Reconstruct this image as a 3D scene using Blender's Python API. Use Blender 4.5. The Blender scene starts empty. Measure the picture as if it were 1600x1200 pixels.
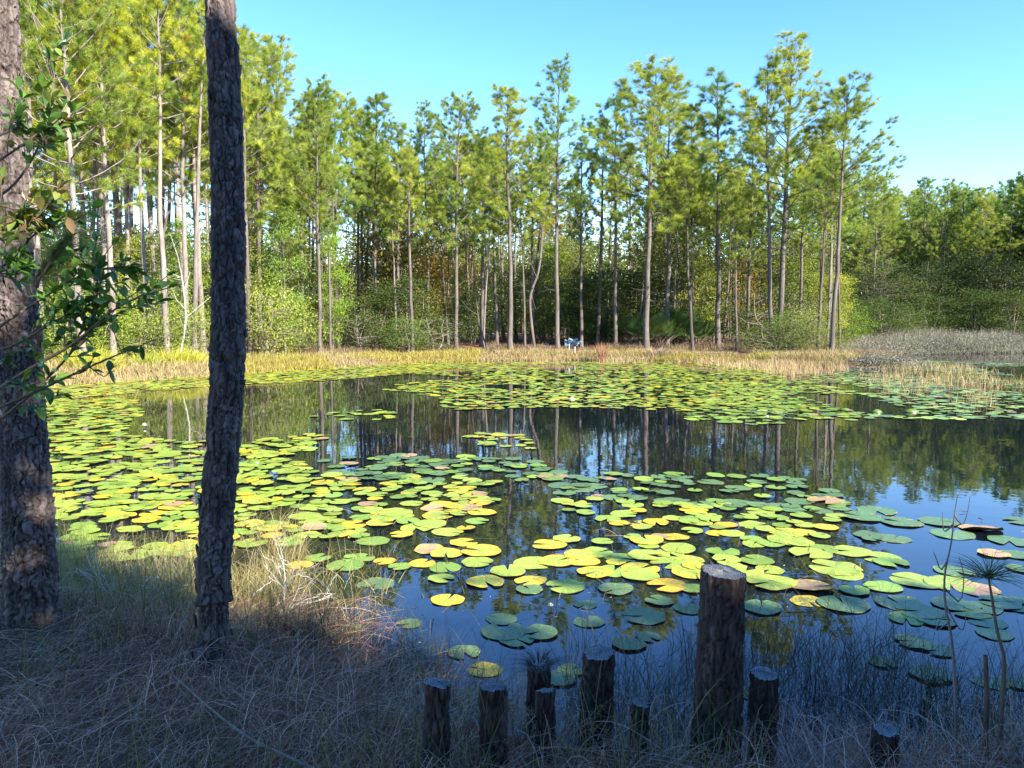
import bpy, math, random
import numpy as np
from mathutils import Vector
R = math.radians
rng = np.random.default_rng(7)
random.seed(7)
scene = bpy.context.scene

# ------------------------------------------------------------------ camera
EYE = 1.9
PITCH = math.atan(95 / 1200)
cam = bpy.data.cameras.new('camera')
cam.lens = 27; cam.sensor_width = 36; cam.clip_start = 0.05; cam.clip_end = 2000
camo = bpy.data.objects.new('camera', cam)
scene.collection.objects.link(camo)
camo.location = (0, 0, EYE)
camo.rotation_euler = (math.pi / 2 - PITCH, 0, 0)
scene.camera = camo

# ------------------------------------------------------------------ light
SUN_EL, SUN_AZ = R(31), R(48)          # azimuth measured from straight behind the camera towards its right
to_sun = Vector((math.sin(SUN_AZ) * math.cos(SUN_EL), -math.cos(SUN_AZ) * math.cos(SUN_EL), math.sin(SUN_EL)))
sl = bpy.data.lights.new('sun', 'SUN')
sl.energy = 5.0; sl.angle = R(0.55); sl.color = (1, .93, .80)
so = bpy.data.objects.new('sun', sl)
so.rotation_euler = to_sun.to_track_quat('Z', 'Y').to_euler()
so.location = (10, -10, 30)
scene.collection.objects.link(so)
w = bpy.data.worlds.new('World'); scene.world = w; w.use_nodes = True
nt = w.node_tree
bg = nt.nodes['Background']
sky = nt.nodes.new('ShaderNodeTexSky'); sky.sky_type = 'NISHITA'; sky.sun_disc = False
sky.sun_elevation = SUN_EL
sky.sun_rotation = math.pi - SUN_AZ     # rotation runs clockwise from +Y: the sun is behind and to the right
sky.air_density = 1.0; sky.dust_density = 0.0; sky.ozone_density = 2.5
hsv = nt.nodes.new('ShaderNodeHueSaturation'); hsv.inputs['Saturation'].default_value = 1.30; hsv.inputs['Hue'].default_value = .512
nt.links.new(sky.outputs[0], hsv.inputs['Color']); nt.links.new(hsv.outputs[0], bg.inputs[0]); bg.inputs[1].default_value = 0.138
scene.view_settings.view_transform = 'Standard'; scene.view_settings.look = 'None'
scene.view_settings.exposure = 1.82; scene.view_settings.gamma = 1
scene.cycles.max_bounces = 7; scene.cycles.diffuse_bounces = 3; scene.cycles.glossy_bounces = 3
scene.cycles.transmission_bounces = 3; scene.cycles.use_denoising = True
scene.cycles.caustics_reflective = False; scene.cycles.caustics_refractive = False
scene.cycles.sample_clamp_indirect = 4

# ------------------------------------------------------------------ helpers
cp, sp = math.cos(PITCH), math.sin(PITCH)
def ray(px, py):
    dx = (px - 800) / 1200; dy = (600 - py) / 1200
    return np.array([dx, cp + dy * sp, -sp + dy * cp])
def on_plane(px, py, z=0.0):           # where the sight line of a photograph pixel meets a level
    d = ray(px, py); t = (z - EYE) / d[2]
    return np.array([d[0] * t, d[1] * t, z])
def at_depth(px, py, Y):
    d = ray(px, py); t = Y / d[1]
    return np.array([d[0] * t, Y, EYE + d[2] * t])
def project(p):
    x, y, z = p[0], p[1], p[2] - EYE
    f = y * cp - z * sp; u = y * sp + z * cp
    return 800 + 1200 * x / f, 600 - 1200 * u / f, f

def tag(o, label=None, cat=None, group=None, kind=None):
    if label: o['label'] = label
    if cat: o['category'] = cat
    if group: o['group'] = group
    if kind: o['kind'] = kind
    return o
def link(o, parent=None):
    scene.collection.objects.link(o)
    if parent: o.parent = parent
    return o
def empty(name, loc=(0, 0, 0), rz=0):
    o = bpy.data.objects.new(name, None); o.location = loc; o.rotation_euler = (0, 0, rz)
    o.empty_display_size = .3
    return link(o)

class MB:
    """collects vertices and faces (tri / quad arrays) and builds one mesh"""
    def __init__(s): s.V = []; s.F = []; s.C = []; s.M = []; s.n = 0
    def add(s, V, F, col=(1, 1, 1, 1), mat=0):
        V = np.asarray(V, float).reshape(-1, 3); F = np.asarray(F, int)
        s.V.append(V)
        c = np.asarray(col, float)
        if c.ndim == 1: c = np.tile(c, (len(V), 1))
        if c.shape[1] == 3: c = np.hstack([c, np.ones((len(c), 1))])
        s.C.append(c); s.F.append(F + s.n); s.M.append(np.full(len(F), mat)); s.n += len(V)
    def mesh(s, name, mats, smooth=False):
        V = np.vstack(s.V); C = np.vstack(s.C)
        me = bpy.data.meshes.new(name)
        me.vertices.add(len(V)); me.vertices.foreach_set('co', V.ravel())
        loops = np.concatenate([f.ravel() for f in s.F])
        tot = np.concatenate([np.full(len(f), f.shape[1]) for f in s.F])
        start = np.concatenate([[0], np.cumsum(tot)[:-1]])
        me.loops.add(len(loops)); me.loops.foreach_set('vertex_index', loops)
        me.polygons.add(len(tot)); me.polygons.foreach_set('loop_start', start); me.polygons.foreach_set('loop_total', tot)
        if not isinstance(mats, (list, tuple)): mats = [mats]
        for m in mats: me.materials.append(m)
        me.polygons.foreach_set('material_index', np.concatenate(s.M))
        me.polygons.foreach_set('use_smooth', np.full(len(tot), smooth))
        a = me.color_attributes.new('Col', 'FLOAT_COLOR', 'POINT')
        a.data.foreach_set('color', C.ravel())
        me.update(calc_edges=True)
        return me
    def build(s, name, mats, parent=None, smooth=False):
        o = bpy.data.objects.new(name, s.mesh(name, mats, smooth))
        return link(o, parent)

def h3(i, j, k, s=0):
    n = (i.astype(np.int64) * 73856093) ^ (j.astype(np.int64) * 19349663) ^ (k.astype(np.int64) * 83492791) ^ (s * 2654435)
    n = (n ^ (n >> 13)) * 1274126177 & 0x7fffffff
    n = (n ^ (n >> 15)) * 2246822519 & 0x7fffffff
    return (n & 0xffffff) / float(0xffffff)
def vnoise(P, s=0):
    I = np.floor(P).astype(np.int64); f = P - I; f = f * f * (3 - 2 * f); r = 0
    for a in (0, 1):
        for b in (0, 1):
            for c in (0, 1):
                wgt = (f[:, 0] if a else 1 - f[:, 0]) * (f[:, 1] if b else 1 - f[:, 1]) * (f[:, 2] if c else 1 - f[:, 2])
                r = r + wgt * h3(I[:, 0] + a, I[:, 1] + b, I[:, 2] + c, s)
    return r
def fbm(P, o=4, s=0):
    r = 0; a = .5
    for i in range(o): r = r + a * vnoise(P * 2 ** i, s + i); a /= 2
    return r
def worley(P, s=0):
    I = np.floor(P).astype(np.int64)
    d1 = np.full(len(P), 9.); d2 = np.full(len(P), 9.); cid = np.zeros(len(P))
    for a in (-1, 0, 1):
        for b in (-1, 0, 1):
            for c in (-1, 0, 1):
                i, j, k = I[:, 0] + a, I[:, 1] + b, I[:, 2] + c
                q = np.stack([i + h3(i, j, k, s), j + h3(i, j, k, s + 1), k + h3(i, j, k, s + 2)], 1)
                d = np.sqrt(((P - q) ** 2).sum(1)); near = d < d1
                d2 = np.where(near, d1, np.minimum(d2, d)); cid = np.where(near, h3(i, j, k, s + 3), cid)
                d1 = np.where(near, d, d1)
    return d1, d2, cid

def frames(path):
    path = np.asarray(path, float)
    T = np.gradient(path, axis=0); T /= np.linalg.norm(T, axis=1)[:, None] + 1e-9
    ref = np.array([0, 1., 0]) if abs(T[0][1]) < .8 else np.array([1., 0, 0])
    A = np.cross(np.tile(ref, (len(T), 1)), T); A /= np.linalg.norm(A, axis=1)[:, None] + 1e-9
    return T, A, np.cross(T, A)
def tube(mb, path, rad, n=6, col=(1, 1, 1, 1), mat=0, cap=True):
    path = np.asarray(path, float); rad = np.broadcast_to(rad, len(path))
    T, A, B = frames(path); th = np.arange(n) * 2 * math.pi / n
    V = path[:, None, :] + rad[:, None, None] * (np.cos(th)[None, :, None] * A[:, None, :] + np.sin(th)[None, :, None] * B[:, None, :])
    m = len(path); i, j = np.meshgrid(np.arange(m - 1), np.arange(n), indexing='ij'); j2 = (j + 1) % n
    F = np.stack([i * n + j, i * n + j2, (i + 1) * n + j2, (i + 1) * n + j], -1).reshape(-1, 4)
    mb.add(V.reshape(-1, 3), F, col, mat)
def spline(pts, n):
    pts = np.asarray(pts, float); t = np.linspace(0, len(pts) - 1, n); out = np.empty((n, 3))
    i = np.clip(t.astype(int), 0, len(pts) - 2); f = (t - i)[:, None]
    p0 = pts[np.maximum(i - 1, 0)]; p1 = pts[i]; p2 = pts[i + 1]; p3 = pts[np.minimum(i + 2, len(pts) - 1)]
    return .5 * (2 * p1 + (p2 - p0) * f + (2 * p0 - 5 * p1 + 4 * p2 - p3) * f ** 2 + (3 * p1 - p0 - 3 * p2 + p3) * f ** 3)
def unit(v): return v / (np.linalg.norm(v, axis=-1, keepdims=True) + 1e-9)

def ribbons(mb, base, direc, height, bend, width, col, segs=3, r=None):
    """grass blades: base (N,3), horizontal lean direction angle, height, bend (fraction), width"""
    r = r or rng
    N = len(base); t = np.linspace(0, 1, segs + 1)
    D = np.stack([np.cos(direc), np.sin(direc), 0 * direc], 1)
    S = np.stack([-np.sin(direc), np.cos(direc), 0 * direc], 1)
    rot = r.uniform(0, math.pi, N); S = np.cos(rot)[:, None] * S + np.sin(rot)[:, None] * D
    up = np.array([0, 0, 1.])
    P = base[:, None, :] + (height * bend)[:, None, None] * (t ** 1.7)[None, :, None] * D[:, None, :] \
        + height[:, None, None] * (t - .45 * np.clip(bend, 0, 1.6)[:, None] * t ** 2.4)[:, :, None] * up
    W = (width[:, None] * (1 - t ** 1.5 * .85)[None, :])[:, :, None] * S[:, None, :] * .5
    V = np.stack([P - W, P + W], 2).reshape(-1, 3)
    k = (segs + 1) * 2
    b = (np.arange(N) * k)[:, None, None] + (np.arange(segs) * 2)[None, :, None] + np.array([0, 1, 3, 2])[None, None, :]
    mb.add(V, b.reshape(-1, 4), np.repeat(col, k, axis=0) if np.ndim(col) == 2 else col)
def straws(mb, P0, ang, length, lift, curl, width, col, segs=4, r=None):
    """fallen straw lying on the mat: arcs roughly level"""
    r = r or rng
    N = len(P0); t = np.linspace(0, 1, segs + 1)
    a = ang[:, None] + curl[:, None] * t[None, :]
    step = length[:, None] / segs
    X = P0[:, 0:1] + np.cumsum(np.cos(a) * step, 1); Y = P0[:, 1:2] + np.cumsum(np.sin(a) * step, 1)
    Z = P0[:, 2:3] + lift[:, None] * np.sin(t * math.pi)[None, :]
    P = np.stack([X, Y, Z], -1)
    side = np.stack([-np.sin(a), np.cos(a), r.uniform(-.8, .8, N)[:, None] + 0 * a], -1)
    W = side * (width[:, None] * (1 - .6 * t)[None, :])[:, :, None] * .5
    V = np.stack([P - W, P + W], 2).reshape(-1, 3); k = (segs + 1) * 2
    b = (np.arange(N) * k)[:, None, None] + (np.arange(segs) * 2)[None, :, None] + np.array([0, 1, 3, 2])[None, None, :]
    mb.add(V, b.reshape(-1, 4), np.repeat(col, k, axis=0))
def needles(mb, C, D, n, length, width, col, spread=.9, r=None):
    """pine needle tufts: centres C, axes D; each n thin triangles"""
    r = r or rng
    N = len(C); d = D[:, None, :] + r.normal(0, spread, (N, n, 3)); d = unit(d)
    L = length * r.uniform(.7, 1.1, (N, n, 1))
    s = unit(np.cross(d, r.normal(0, 1, (N, n, 3)))) * width * .5
    c = C[:, None, :] + r.normal(0, .02, (N, n, 3)) * length / .22
    tip = c + d * L; tip[..., 2] -= .05 * L[..., 0]
    V = np.stack([c - s, c + s, tip], 2).reshape(-1, 3)
    mb.add(V, np.arange(len(V)).reshape(-1, 3), np.repeat(col, n * 3, axis=0))
def leafquads(mb, C, size, col, r=None, up=.3, asp=.5):
    r = r or rng
    N = len(C); d = unit(r.normal(0, 1, (N, 3)) + np.array([0, 0, 0.])); nrm = unit(r.normal(0, 1, (N, 3)) + np.array([0, 0, up * 3]))
    s = unit(np.cross(d, nrm)); L = (size * r.uniform(.7, 1.3, N))[:, None]
    V = np.stack([C - d * L * .5, C + s * L * asp * .5 + nrm * L * .06, C + d * L * .5, C - s * L * asp * .5 + nrm * L * .06], 1).reshape(-1, 3)
    mb.add(V, np.arange(len(V)).reshape(-1, 4), np.repeat(col, 4, axis=0))

# ------------------------------------------------------------------ materials
def mat(name):
    m = bpy.data.materials.new(name); m.use_nodes = True; nt = m.node_tree; nt.nodes.clear()
    out = nt.nodes.new('ShaderNodeOutputMaterial')
    return m, nt, out
def N(nt, typ, **kw):
    n = nt.nodes.new(typ)
    for k, v in kw.items():
        if k in n.inputs.keys() if hasattr(n.inputs, 'keys') else False: n.inputs[k].default_value = v
        else: setattr(n, k, v)
    return n
def ramp(nt, stops, fac):
    n = nt.nodes.new('ShaderNodeValToRGB'); e = n.color_ramp.elements
    while len(e) < len(stops): e.new(.5)
    for el, (p, c) in zip(e, stops): el.position = p; el.color = (*c, 1) if len(c) == 3 else c
    nt.links.new(fac, n.inputs[0]); return n.outputs[0]
def noise(nt, scale, detail=4, vec=None, rough=.55):
    n = nt.nodes.new('ShaderNodeTexNoise'); n.inputs['Scale'].default_value = scale; n.inputs['Detail'].default_value = detail
    n.inputs['Roughness'].default_value = rough
    if vec is not None: nt.links.new(vec, n.inputs['Vector'])
    return n.outputs['Fac']
def mixc(nt, a, b, fac, mode='MIX'):
    n = nt.nodes.new('ShaderNodeMix'); n.data_type = 'RGBA'; n.blend_type = mode
    for s, v in ((0, fac), (6, a), (7, b)):
        if hasattr(v, 'links'): nt.links.new(v, n.inputs[s])
        else: n.inputs[s].default_value = v if s == 0 else ((*v, 1) if len(v) == 3 else v)
    return n.outputs[2]
def objinfo(nt): return nt.nodes.new('ShaderNodeObjectInfo')
def attr(nt, name='Col'):
    n = nt.nodes.new('ShaderNodeAttribute'); n.attribute_name = name; return n

def foliage_mat(name, trans=.45, rough=.5, spec=.3, usecolor=True):
    """colour = vertex colour x object colour, with a small per-tree hue change; light passes through the leaves"""
    m, nt, out = mat(name)
    c = attr(nt).outputs['Color']
    oi = objinfo(nt)
    if usecolor: c = mixc(nt, c, oi.outputs['Color'], 1.0, 'MULTIPLY')
    hs = nt.nodes.new('ShaderNodeHueSaturation')
    mr = nt.nodes.new('ShaderNodeMapRange'); nt.links.new(oi.outputs['Random'], mr.inputs[0])
    mr.inputs[3].default_value = .485; mr.inputs[4].default_value = .515
    nt.links.new(mr.outputs[0], hs.inputs['Hue']); nt.links.new(c, hs.inputs['Color'])
    mv = nt.nodes.new('ShaderNodeMapRange'); nt.links.new(oi.outputs['Random'], mv.inputs[0])
    mv.inputs[3].default_value = 1.15; mv.inputs[4].default_value = .85; nt.links.new(mv.outputs[0], hs.inputs['Value'])
    p = nt.nodes.new('ShaderNodeBsdfPrincipled'); p.inputs['Roughness'].default_value = rough
    p.inputs['Specular IOR Level'].default_value = spec
    nt.links.new(hs.outputs[0], p.inputs['Base Color'])
    t = nt.nodes.new('ShaderNodeBsdfTranslucent')
    tc = mixc(nt, hs.outputs[0], (1.0, 1.0, .55), 1.0, 'MULTIPLY'); nt.links.new(tc, t.inputs[0])
    mx = nt.nodes.new('ShaderNodeMixShader'); mx.inputs[0].default_value = trans
    nt.links.new(p.outputs[0], mx.inputs[1]); nt.links.new(t.outputs[0], mx.inputs[2]); nt.links.new(mx.outputs[0], out.inputs[0])
    return m
M_NEEDLE = foliage_mat('pine_needles', .4, .45, .35)
M_LEAF = foliage_mat('leaves', .4, .65, .12)
M_GLOSSLEAF = foliage_mat('glossy_leaves', .35, .32, .5)
M_GRASS = foliage_mat('dry_grass', .3, .6, .2)

def bark_mat(name, c1, c2, scale, stretch=.25, bump=.6, dist=.02, usevc=False):
    m, nt, out = mat(name)
    tc = nt.nodes.new('ShaderNodeTexCoord'); mp = nt.nodes.new('ShaderNodeMapping')
    mp.inputs['Scale'].default_value = (scale, scale, scale * stretch); nt.links.new(tc.outputs['Object'], mp.inputs[0])
    n1 = noise(nt, 1.0, 6, mp.outputs[0], .65); n2 = noise(nt, .22, 3, mp.outputs[0])
    f = mixc(nt, n1, n2, .45)
    c = ramp(nt, [(.32, c1), (.66, c2)], f)
    if usevc: c = mixc(nt, c, attr(nt).outputs['Color'], 1.0, 'MULTIPLY')
    else:
        oi = objinfo(nt); c = mixc(nt, c, oi.outputs['Color'], 1.0, 'MULTIPLY')
    p = nt.nodes.new('ShaderNodeBsdfPrincipled'); p.inputs['Roughness'].default_value = .9; p.inputs['Specular IOR Level'].default_value = .15
    nt.links.new(c, p.inputs['Base Color'])
    b = nt.nodes.new('ShaderNodeBump'); b.inputs['Strength'].default_value = bump; b.inputs['Distance'].default_value = dist
    nt.links.new(n1, b.inputs['Height']); nt.links.new(b.outputs[0], p.inputs['Normal'])
    nt.links.new(p.outputs[0], out.inputs[0]); return m
M_BARK_FAR = bark_mat('far_bark', (.10, .08, .07), (.30, .26, .23), 9)
M_BARK = bark_mat('near_bark', (.10, .08, .075), (.34, .285, .265), 110, .35, .9, .006, True)
M_TWIG = bark_mat('twig_bark', (.10, .07, .05), (.22, .17, .12), 60, .3, .3, .002)
M_DEADWOOD = bark_mat('bleached_wood', (.42, .39, .34), (.62, .58, .52), 60, .2, .4, .002)
M_CUT = bark_mat('cut_wood', (.12, .12, .115), (.33, .325, .31), 40, 1, .9, .006)
_nt = M_CUT.node_tree; _w = _nt.nodes.new('ShaderNodeTexWave'); _w.wave_type = 'RINGS'; _w.rings_direction = 'Z'; _w.inputs['Scale'].default_value = 38; _w.inputs['Distortion'].default_value = 3; _w.inputs['Detail Scale'].default_value = 2
_nt.links.new(_nt.nodes['Texture Coordinate'].outputs['Object'], _w.inputs['Vector'])
_p = _nt.nodes['Principled BSDF']; _src = _p.inputs['Base Color'].links[0].from_socket
_nt.links.new(mixc(_nt, _src, ramp(_nt, [(.1, (.45, .42, .4)), (.6, (1.1, 1.1, 1.1))], _w.outputs['Fac']), 1.0, 'MULTIPLY'), _p.inputs['Base Color'])
M_PALM = foliage_mat('palmetto_fronds', .25, .35, .5)

# water: dark pond water under a nearly still surface
m, nt, out = mat('pond_water'); M_WATER = m
tc = nt.nodes.new('ShaderNodeTexCoord')
mp = nt.nodes.new('ShaderNodeMapping'); mp.inputs['Scale'].default_value = (1, 1.0, 1); nt.links.new(tc.outputs['Object'], mp.inputs[0])
n1 = noise(nt, 2.2, 3, mp.outputs[0]); n2 = noise(nt, .5, 2, mp.outputs[0])
p = nt.nodes.new('ShaderNodeBsdfPrincipled')
nt.links.new(ramp(nt, [(.4, (.003, .006, .012)), (.7, (.007, .009, .010))], n2), p.inputs['Base Color'])
p.inputs['Roughness'].default_value = .015; p.inputs['IOR'].default_value = 1.62; p.inputs['Specular IOR Level'].default_value = .5
b = nt.nodes.new('ShaderNodeBump'); b.inputs['Strength'].default_value = .07; b.inputs['Distance'].default_value = .02
nt.links.new(n1, b.inputs['Height']); nt.links.new(b.outputs[0], p.inputs['Normal']); nt.links.new(p.outputs[0], out.inputs[0])

# ground: pine litter, straw, dark wet soil near the waterline
m, nt, out = mat('woodland_ground'); M_GROUND = m
geo = nt.nodes.new('ShaderNodeNewGeometry')
a = noise(nt, .35, 5, geo.outputs['Position']); b2 = noise(nt, 6, 6, geo.outputs['Position'], .7); c3 = noise(nt, 60, 4, geo.outputs['Position'], .7)
c = ramp(nt, [(.38, (.13, .08, .05)), (.52, (.24, .125, .075)), (.64, (.34, .20, .13))], a)
c = mixc(nt, c, (.12, .09, .05), ramp(nt, [(.5, (0, 0, 0)), (.62, (.6, .6, .6))], b2))
c = mixc(nt, c, ramp(nt, [(.3, (.45, .45, .45)), (.7, (1.3, 1.3, 1.3))], c3), 1.0, 'MULTIPLY')
p = nt.nodes.new('ShaderNodeBsdfPrincipled'); p.inputs['Roughness'].default_value = .95; p.inputs['Specular IOR Level'].default_value = .1
nt.links.new(c, p.inputs['Base Color'])
b = nt.nodes.new('ShaderNodeBump'); b.inputs['Strength'].default_value = .8; b.inputs['Distance'].default_value = .03
nt.links.new(c3, b.inputs['Height']); nt.links.new(b.outputs[0], p.inputs['Normal']); nt.links.new(p.outputs[0], out.inputs[0])

# lily pads: base colour, ageing in yellow and orange-brown patches, radial veins
def pad_mat(name, from_obj):
    m, nt, out = mat(name)
    if from_obj:
        s = objinfo(nt); base = s.outputs['Color']; age = s.outputs['Alpha']; rnd = s.outputs['Random']
        tc = nt.nodes.new('ShaderNodeTexCoord'); vec0 = tc.outputs['Object']
        off = nt.nodes.new('ShaderNodeVectorMath'); off.operation = 'ADD'; nt.links.new(vec0, off.inputs[0])
        sc = nt.nodes.new('ShaderNodeVectorMath'); sc.operation = 'SCALE'; sc.inputs[3].default_value = 37
        cx = nt.nodes.new('ShaderNodeCombineXYZ'); nt.links.new(rnd, cx.inputs[0]); nt.links.new(rnd, cx.inputs[1]); nt.links.new(rnd, cx.inputs[2])
        nt.links.new(cx.outputs[0], sc.inputs[0]); nt.links.new(sc.outputs[0], off.inputs[1]); vec = off.outputs[0]
        rim = attr(nt, 'Col').outputs['Color']; k = 9
    else:
        s = attr(nt); base = s.outputs['Color']; age = s.outputs['Alpha']
        vec = nt.nodes.new('ShaderNodeNewGeometry').outputs['Position']; k = 9
    n = noise(nt, k, 4, vec, .6)
    ad = nt.nodes.new('ShaderNodeMath'); ad.operation = 'ADD'; nt.links.new(n, ad.inputs[0]); nt.links.new(age, ad.inputs[1])
    val = ad.outputs[0]
    if from_obj:                       # ageing creeps in from the rim
        sep = nt.nodes.new('ShaderNodeSeparateColor'); nt.links.new(rim, sep.inputs[0])
        mu = nt.nodes.new('ShaderNodeMath'); mu.operation = 'MULTIPLY_ADD'; nt.links.new(sep.outputs[0], mu.inputs[0])
        mu.inputs[1].default_value = .22; nt.links.new(val, mu.inputs[2]); val = mu.outputs[0]
    c = mixc(nt, base, (.56, .41, .02), ramp(nt, [(.80, (0, 0, 0)), (.90, (1, 1, 1))], val))
    c = mixc(nt, c, (.52, .20, .04), ramp(nt, [(1.0 - 1e-3, (0, 0, 0)), (1.0, (0, 0, 0))], val)) if False else c
    s2 = nt.nodes.new('ShaderNodeMath'); s2.operation = 'SUBTRACT'; nt.links.new(val, s2.inputs[0]); s2.inputs[1].default_value = .3
    c = mixc(nt, c, (.50, .19, .03), ramp(nt, [(.82, (0, 0, 0)), (.95, (1, 1, 1))], s2.outputs[0]))
    fine = noise(nt, 55, 3, vec, .6)
    c = mixc(nt, c, ramp(nt, [(.3, (.78, .8, .75)), (.7, (1.15, 1.12, 1.1))], fine), 1.0, 'MULTIPLY')
    if from_obj:
        vein = attr(nt, 'Col'); sp2 = nt.nodes.new('ShaderNodeSeparateColor'); nt.links.new(vein.outputs['Color'], sp2.inputs[0])
        c = mixc(nt, c, (1.45, 1.35, 1.2), sp2.outputs[1], 'MULTIPLY')
    vo = nt.nodes.new('ShaderNodeTexVoronoi'); vo.inputs['Scale'].default_value = 26 if not from_obj else 13; nt.links.new(vec, vo.inputs['Vector'])
    spot = mixc(nt, ramp(nt, [(.06, (1, 1, 1)), (.12, (0, 0, 0))], vo.outputs['Distance']), (0, 0, 0), ramp(nt, [(.52, (1, 1, 1)), (.6, (0, 0, 0))], noise(nt, 5, 2, vec)))
    c = mixc(nt, c, (.10, .06, .02), spot)
    p = nt.nodes.new('ShaderNodeBsdfPrincipled'); p.inputs['Roughness'].default_value = .36; p.inputs['Specular IOR Level'].default_value = .5
    nt.links.new(c, p.inputs['Base Color'])
    b = nt.nodes.new('ShaderNodeBump'); b.inputs['Strength'].default_value = .35; b.inputs['Distance'].default_value = .01
    nt.links.new(noise(nt, 14, 3, vec), b.inputs['Height']); nt.links.new(b.outputs[0], p.inputs['Normal'])
    nt.links.new(p.outputs[0], out.inputs[0]); return m
M_PAD = pad_mat('lily_pad_top', True); M_PADS = pad_mat('lily_pad_mass', False)
m, nt, out = mat('lily_pad_underside'); M_UNDER = m
p = nt.nodes.new('ShaderNodeBsdfPrincipled'); p.inputs['Roughness'].default_value = .45
nt.links.new(ramp(nt, [(.35, (.38, .20, .12)), (.65, (.50, .32, .20))], noise(nt, 20, 3)), p.inputs['Base Color']); nt.links.new(p.outputs[0], out.inputs[0])
def plain(name, col, rough=.6):
    m, nt, out = mat(name); p = nt.nodes.new('ShaderNodeBsdfPrincipled'); p.inputs['Roughness'].default_value = rough
    nz = noise(nt, 12, 4)
    nt.links.new(ramp(nt, [(.3, tuple(x * .75 for x in col)), (.7, tuple(min(1, x * 1.15) for x in col))], nz), p.inputs['Base Color'])
    nt.links.new(p.outputs[0], out.inputs[0]); return m
M_PALE = plain('pale_blue_plastic', (.22, .31, .38), .6)
M_STAKE = plain('weathered_white_paint', (.65, .62, .56), .8)
M_DEADLEAF = plain('dead_leaf', (.05, .03, .02), .6)
M_FLOWER = plain('lily_flower_white', (.75, .74, .66), .5)
M_STAMEN = plain('lily_flower_yellow', (.65, .45, .05), .5)

# ------------------------------------------------------------------ the pond outline
POND = [(-1.0, 4.35), (-3.4, 4.9), (-4.6, 6.3), (-6.6, 9.5), (-10.0, 15), (-14.9, 22), tuple(on_plane(70, 603)[:2]), tuple(on_plane(230, 592)[:2]), tuple(on_plane(380, 583)[:2]), tuple(on_plane(520, 574)[:2]),
        tuple(on_plane(650, 567)[:2]), tuple(on_plane(780, 563)[:2]), tuple(on_plane(900, 562)[:2]), tuple(on_plane(1020, 563)[:2]), tuple(on_plane(1150, 565)[:2]),
        (14.0, 33.0), (16.3, 32.0), (18.4, 35), (20.0, 42.0), (24.0, 47), (30, 49.0), (38, 52), (50, 55), (58, 48), (56, 30), (46, 16), (28, 7),
        (12, 4.3), (6, 3.45), (3.0, 3.15), (1.2, 3.1), (.2, 3.25), (-.5, 3.7)]
PP = np.array(POND)
def sdist(X, Y, P=PP):
    """signed distance to the pond edge, negative over water"""
    X = np.asarray(X, float); Y = np.asarray(Y, float)
    d = np.full(X.shape, 1e9); ins = np.zeros(X.shape, bool)
    for i in range(len(P)):
        (x1, y1), (x2, y2) = P[i], P[(i + 1) % len(P)]
        ex, ey = x2 - x1, y2 - y1
        t = np.clip(((X - x1) * ex + (Y - y1) * ey) / (ex * ex + ey * ey), 0, 1)
        d = np.minimum(d, np.hypot(X - x1 - t * ex, Y - y1 - t * ey))
        c = ((y1 > Y) != (y2 > Y)) & (X < (x2 - x1) * (Y - y1) / (y2 - y1 + 1e-12) + x1)
        ins ^= c
    return np.where(ins, -d, d)
def ground_z(X, Y):
    X = np.asarray(X, float); Y = np.asarray(Y, float)
    d = sdist(X, Y)
    P = np.stack([X.ravel(), Y.ravel(), 0 * X.ravel()], 1)
    wob = (fbm(P * .9, 3, 5).reshape(X.shape) - .45) * .9
    d2 = d + wob * .35
    z = np.where(d2 > 0, .30 * (1 - np.exp(-d2 / .28)) + np.where(Y > 18, .032 * np.clip(d2 - .8, 0, 12), .004 * np.minimum(d2, 30)), -.55 * (1 - np.exp(d2 / .8)))
    z = z + np.where(d2 > 0, (fbm(P * 1.7, 3, 9).reshape(X.shape) - .45) * .12 * np.clip(d2 / .5, 0, 1), 0)
    return z
def gz(x, y): return float(ground_z(np.array([x]), np.array([y]))[0])

# ground sheet
tt = np.linspace(-1, 1, 520)
gx = 7 * np.sinh(tt * 4.3); gy = 3.0 + 7 * np.sinh(tt * 4.3)
GX, GY = np.meshgrid(gx, gy, indexing='ij'); GZ = ground_z(GX, GY)
n = len(tt); i, j = np.meshgrid(np.arange(n - 1), np.arange(n - 1), indexing='ij')
F = np.stack([i * n + j, (i + 1) * n + j, (i + 1) * n + j + 1, i * n + j + 1], -1).reshape(-1, 4)
mb = MB(); mb.add(np.stack([GX, GY, GZ], -1).reshape(-1, 3), F)
tag(mb.build('ground', M_GROUND, smooth=True), kind='structure')
mb = MB(); mb.add([(-120, -1, 0), (120, -1, 0), (120, 75, 0), (-120, 75, 0)], [(0, 1, 2, 3)])
tag(mb.build('water', M_WATER), kind='structure')

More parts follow.
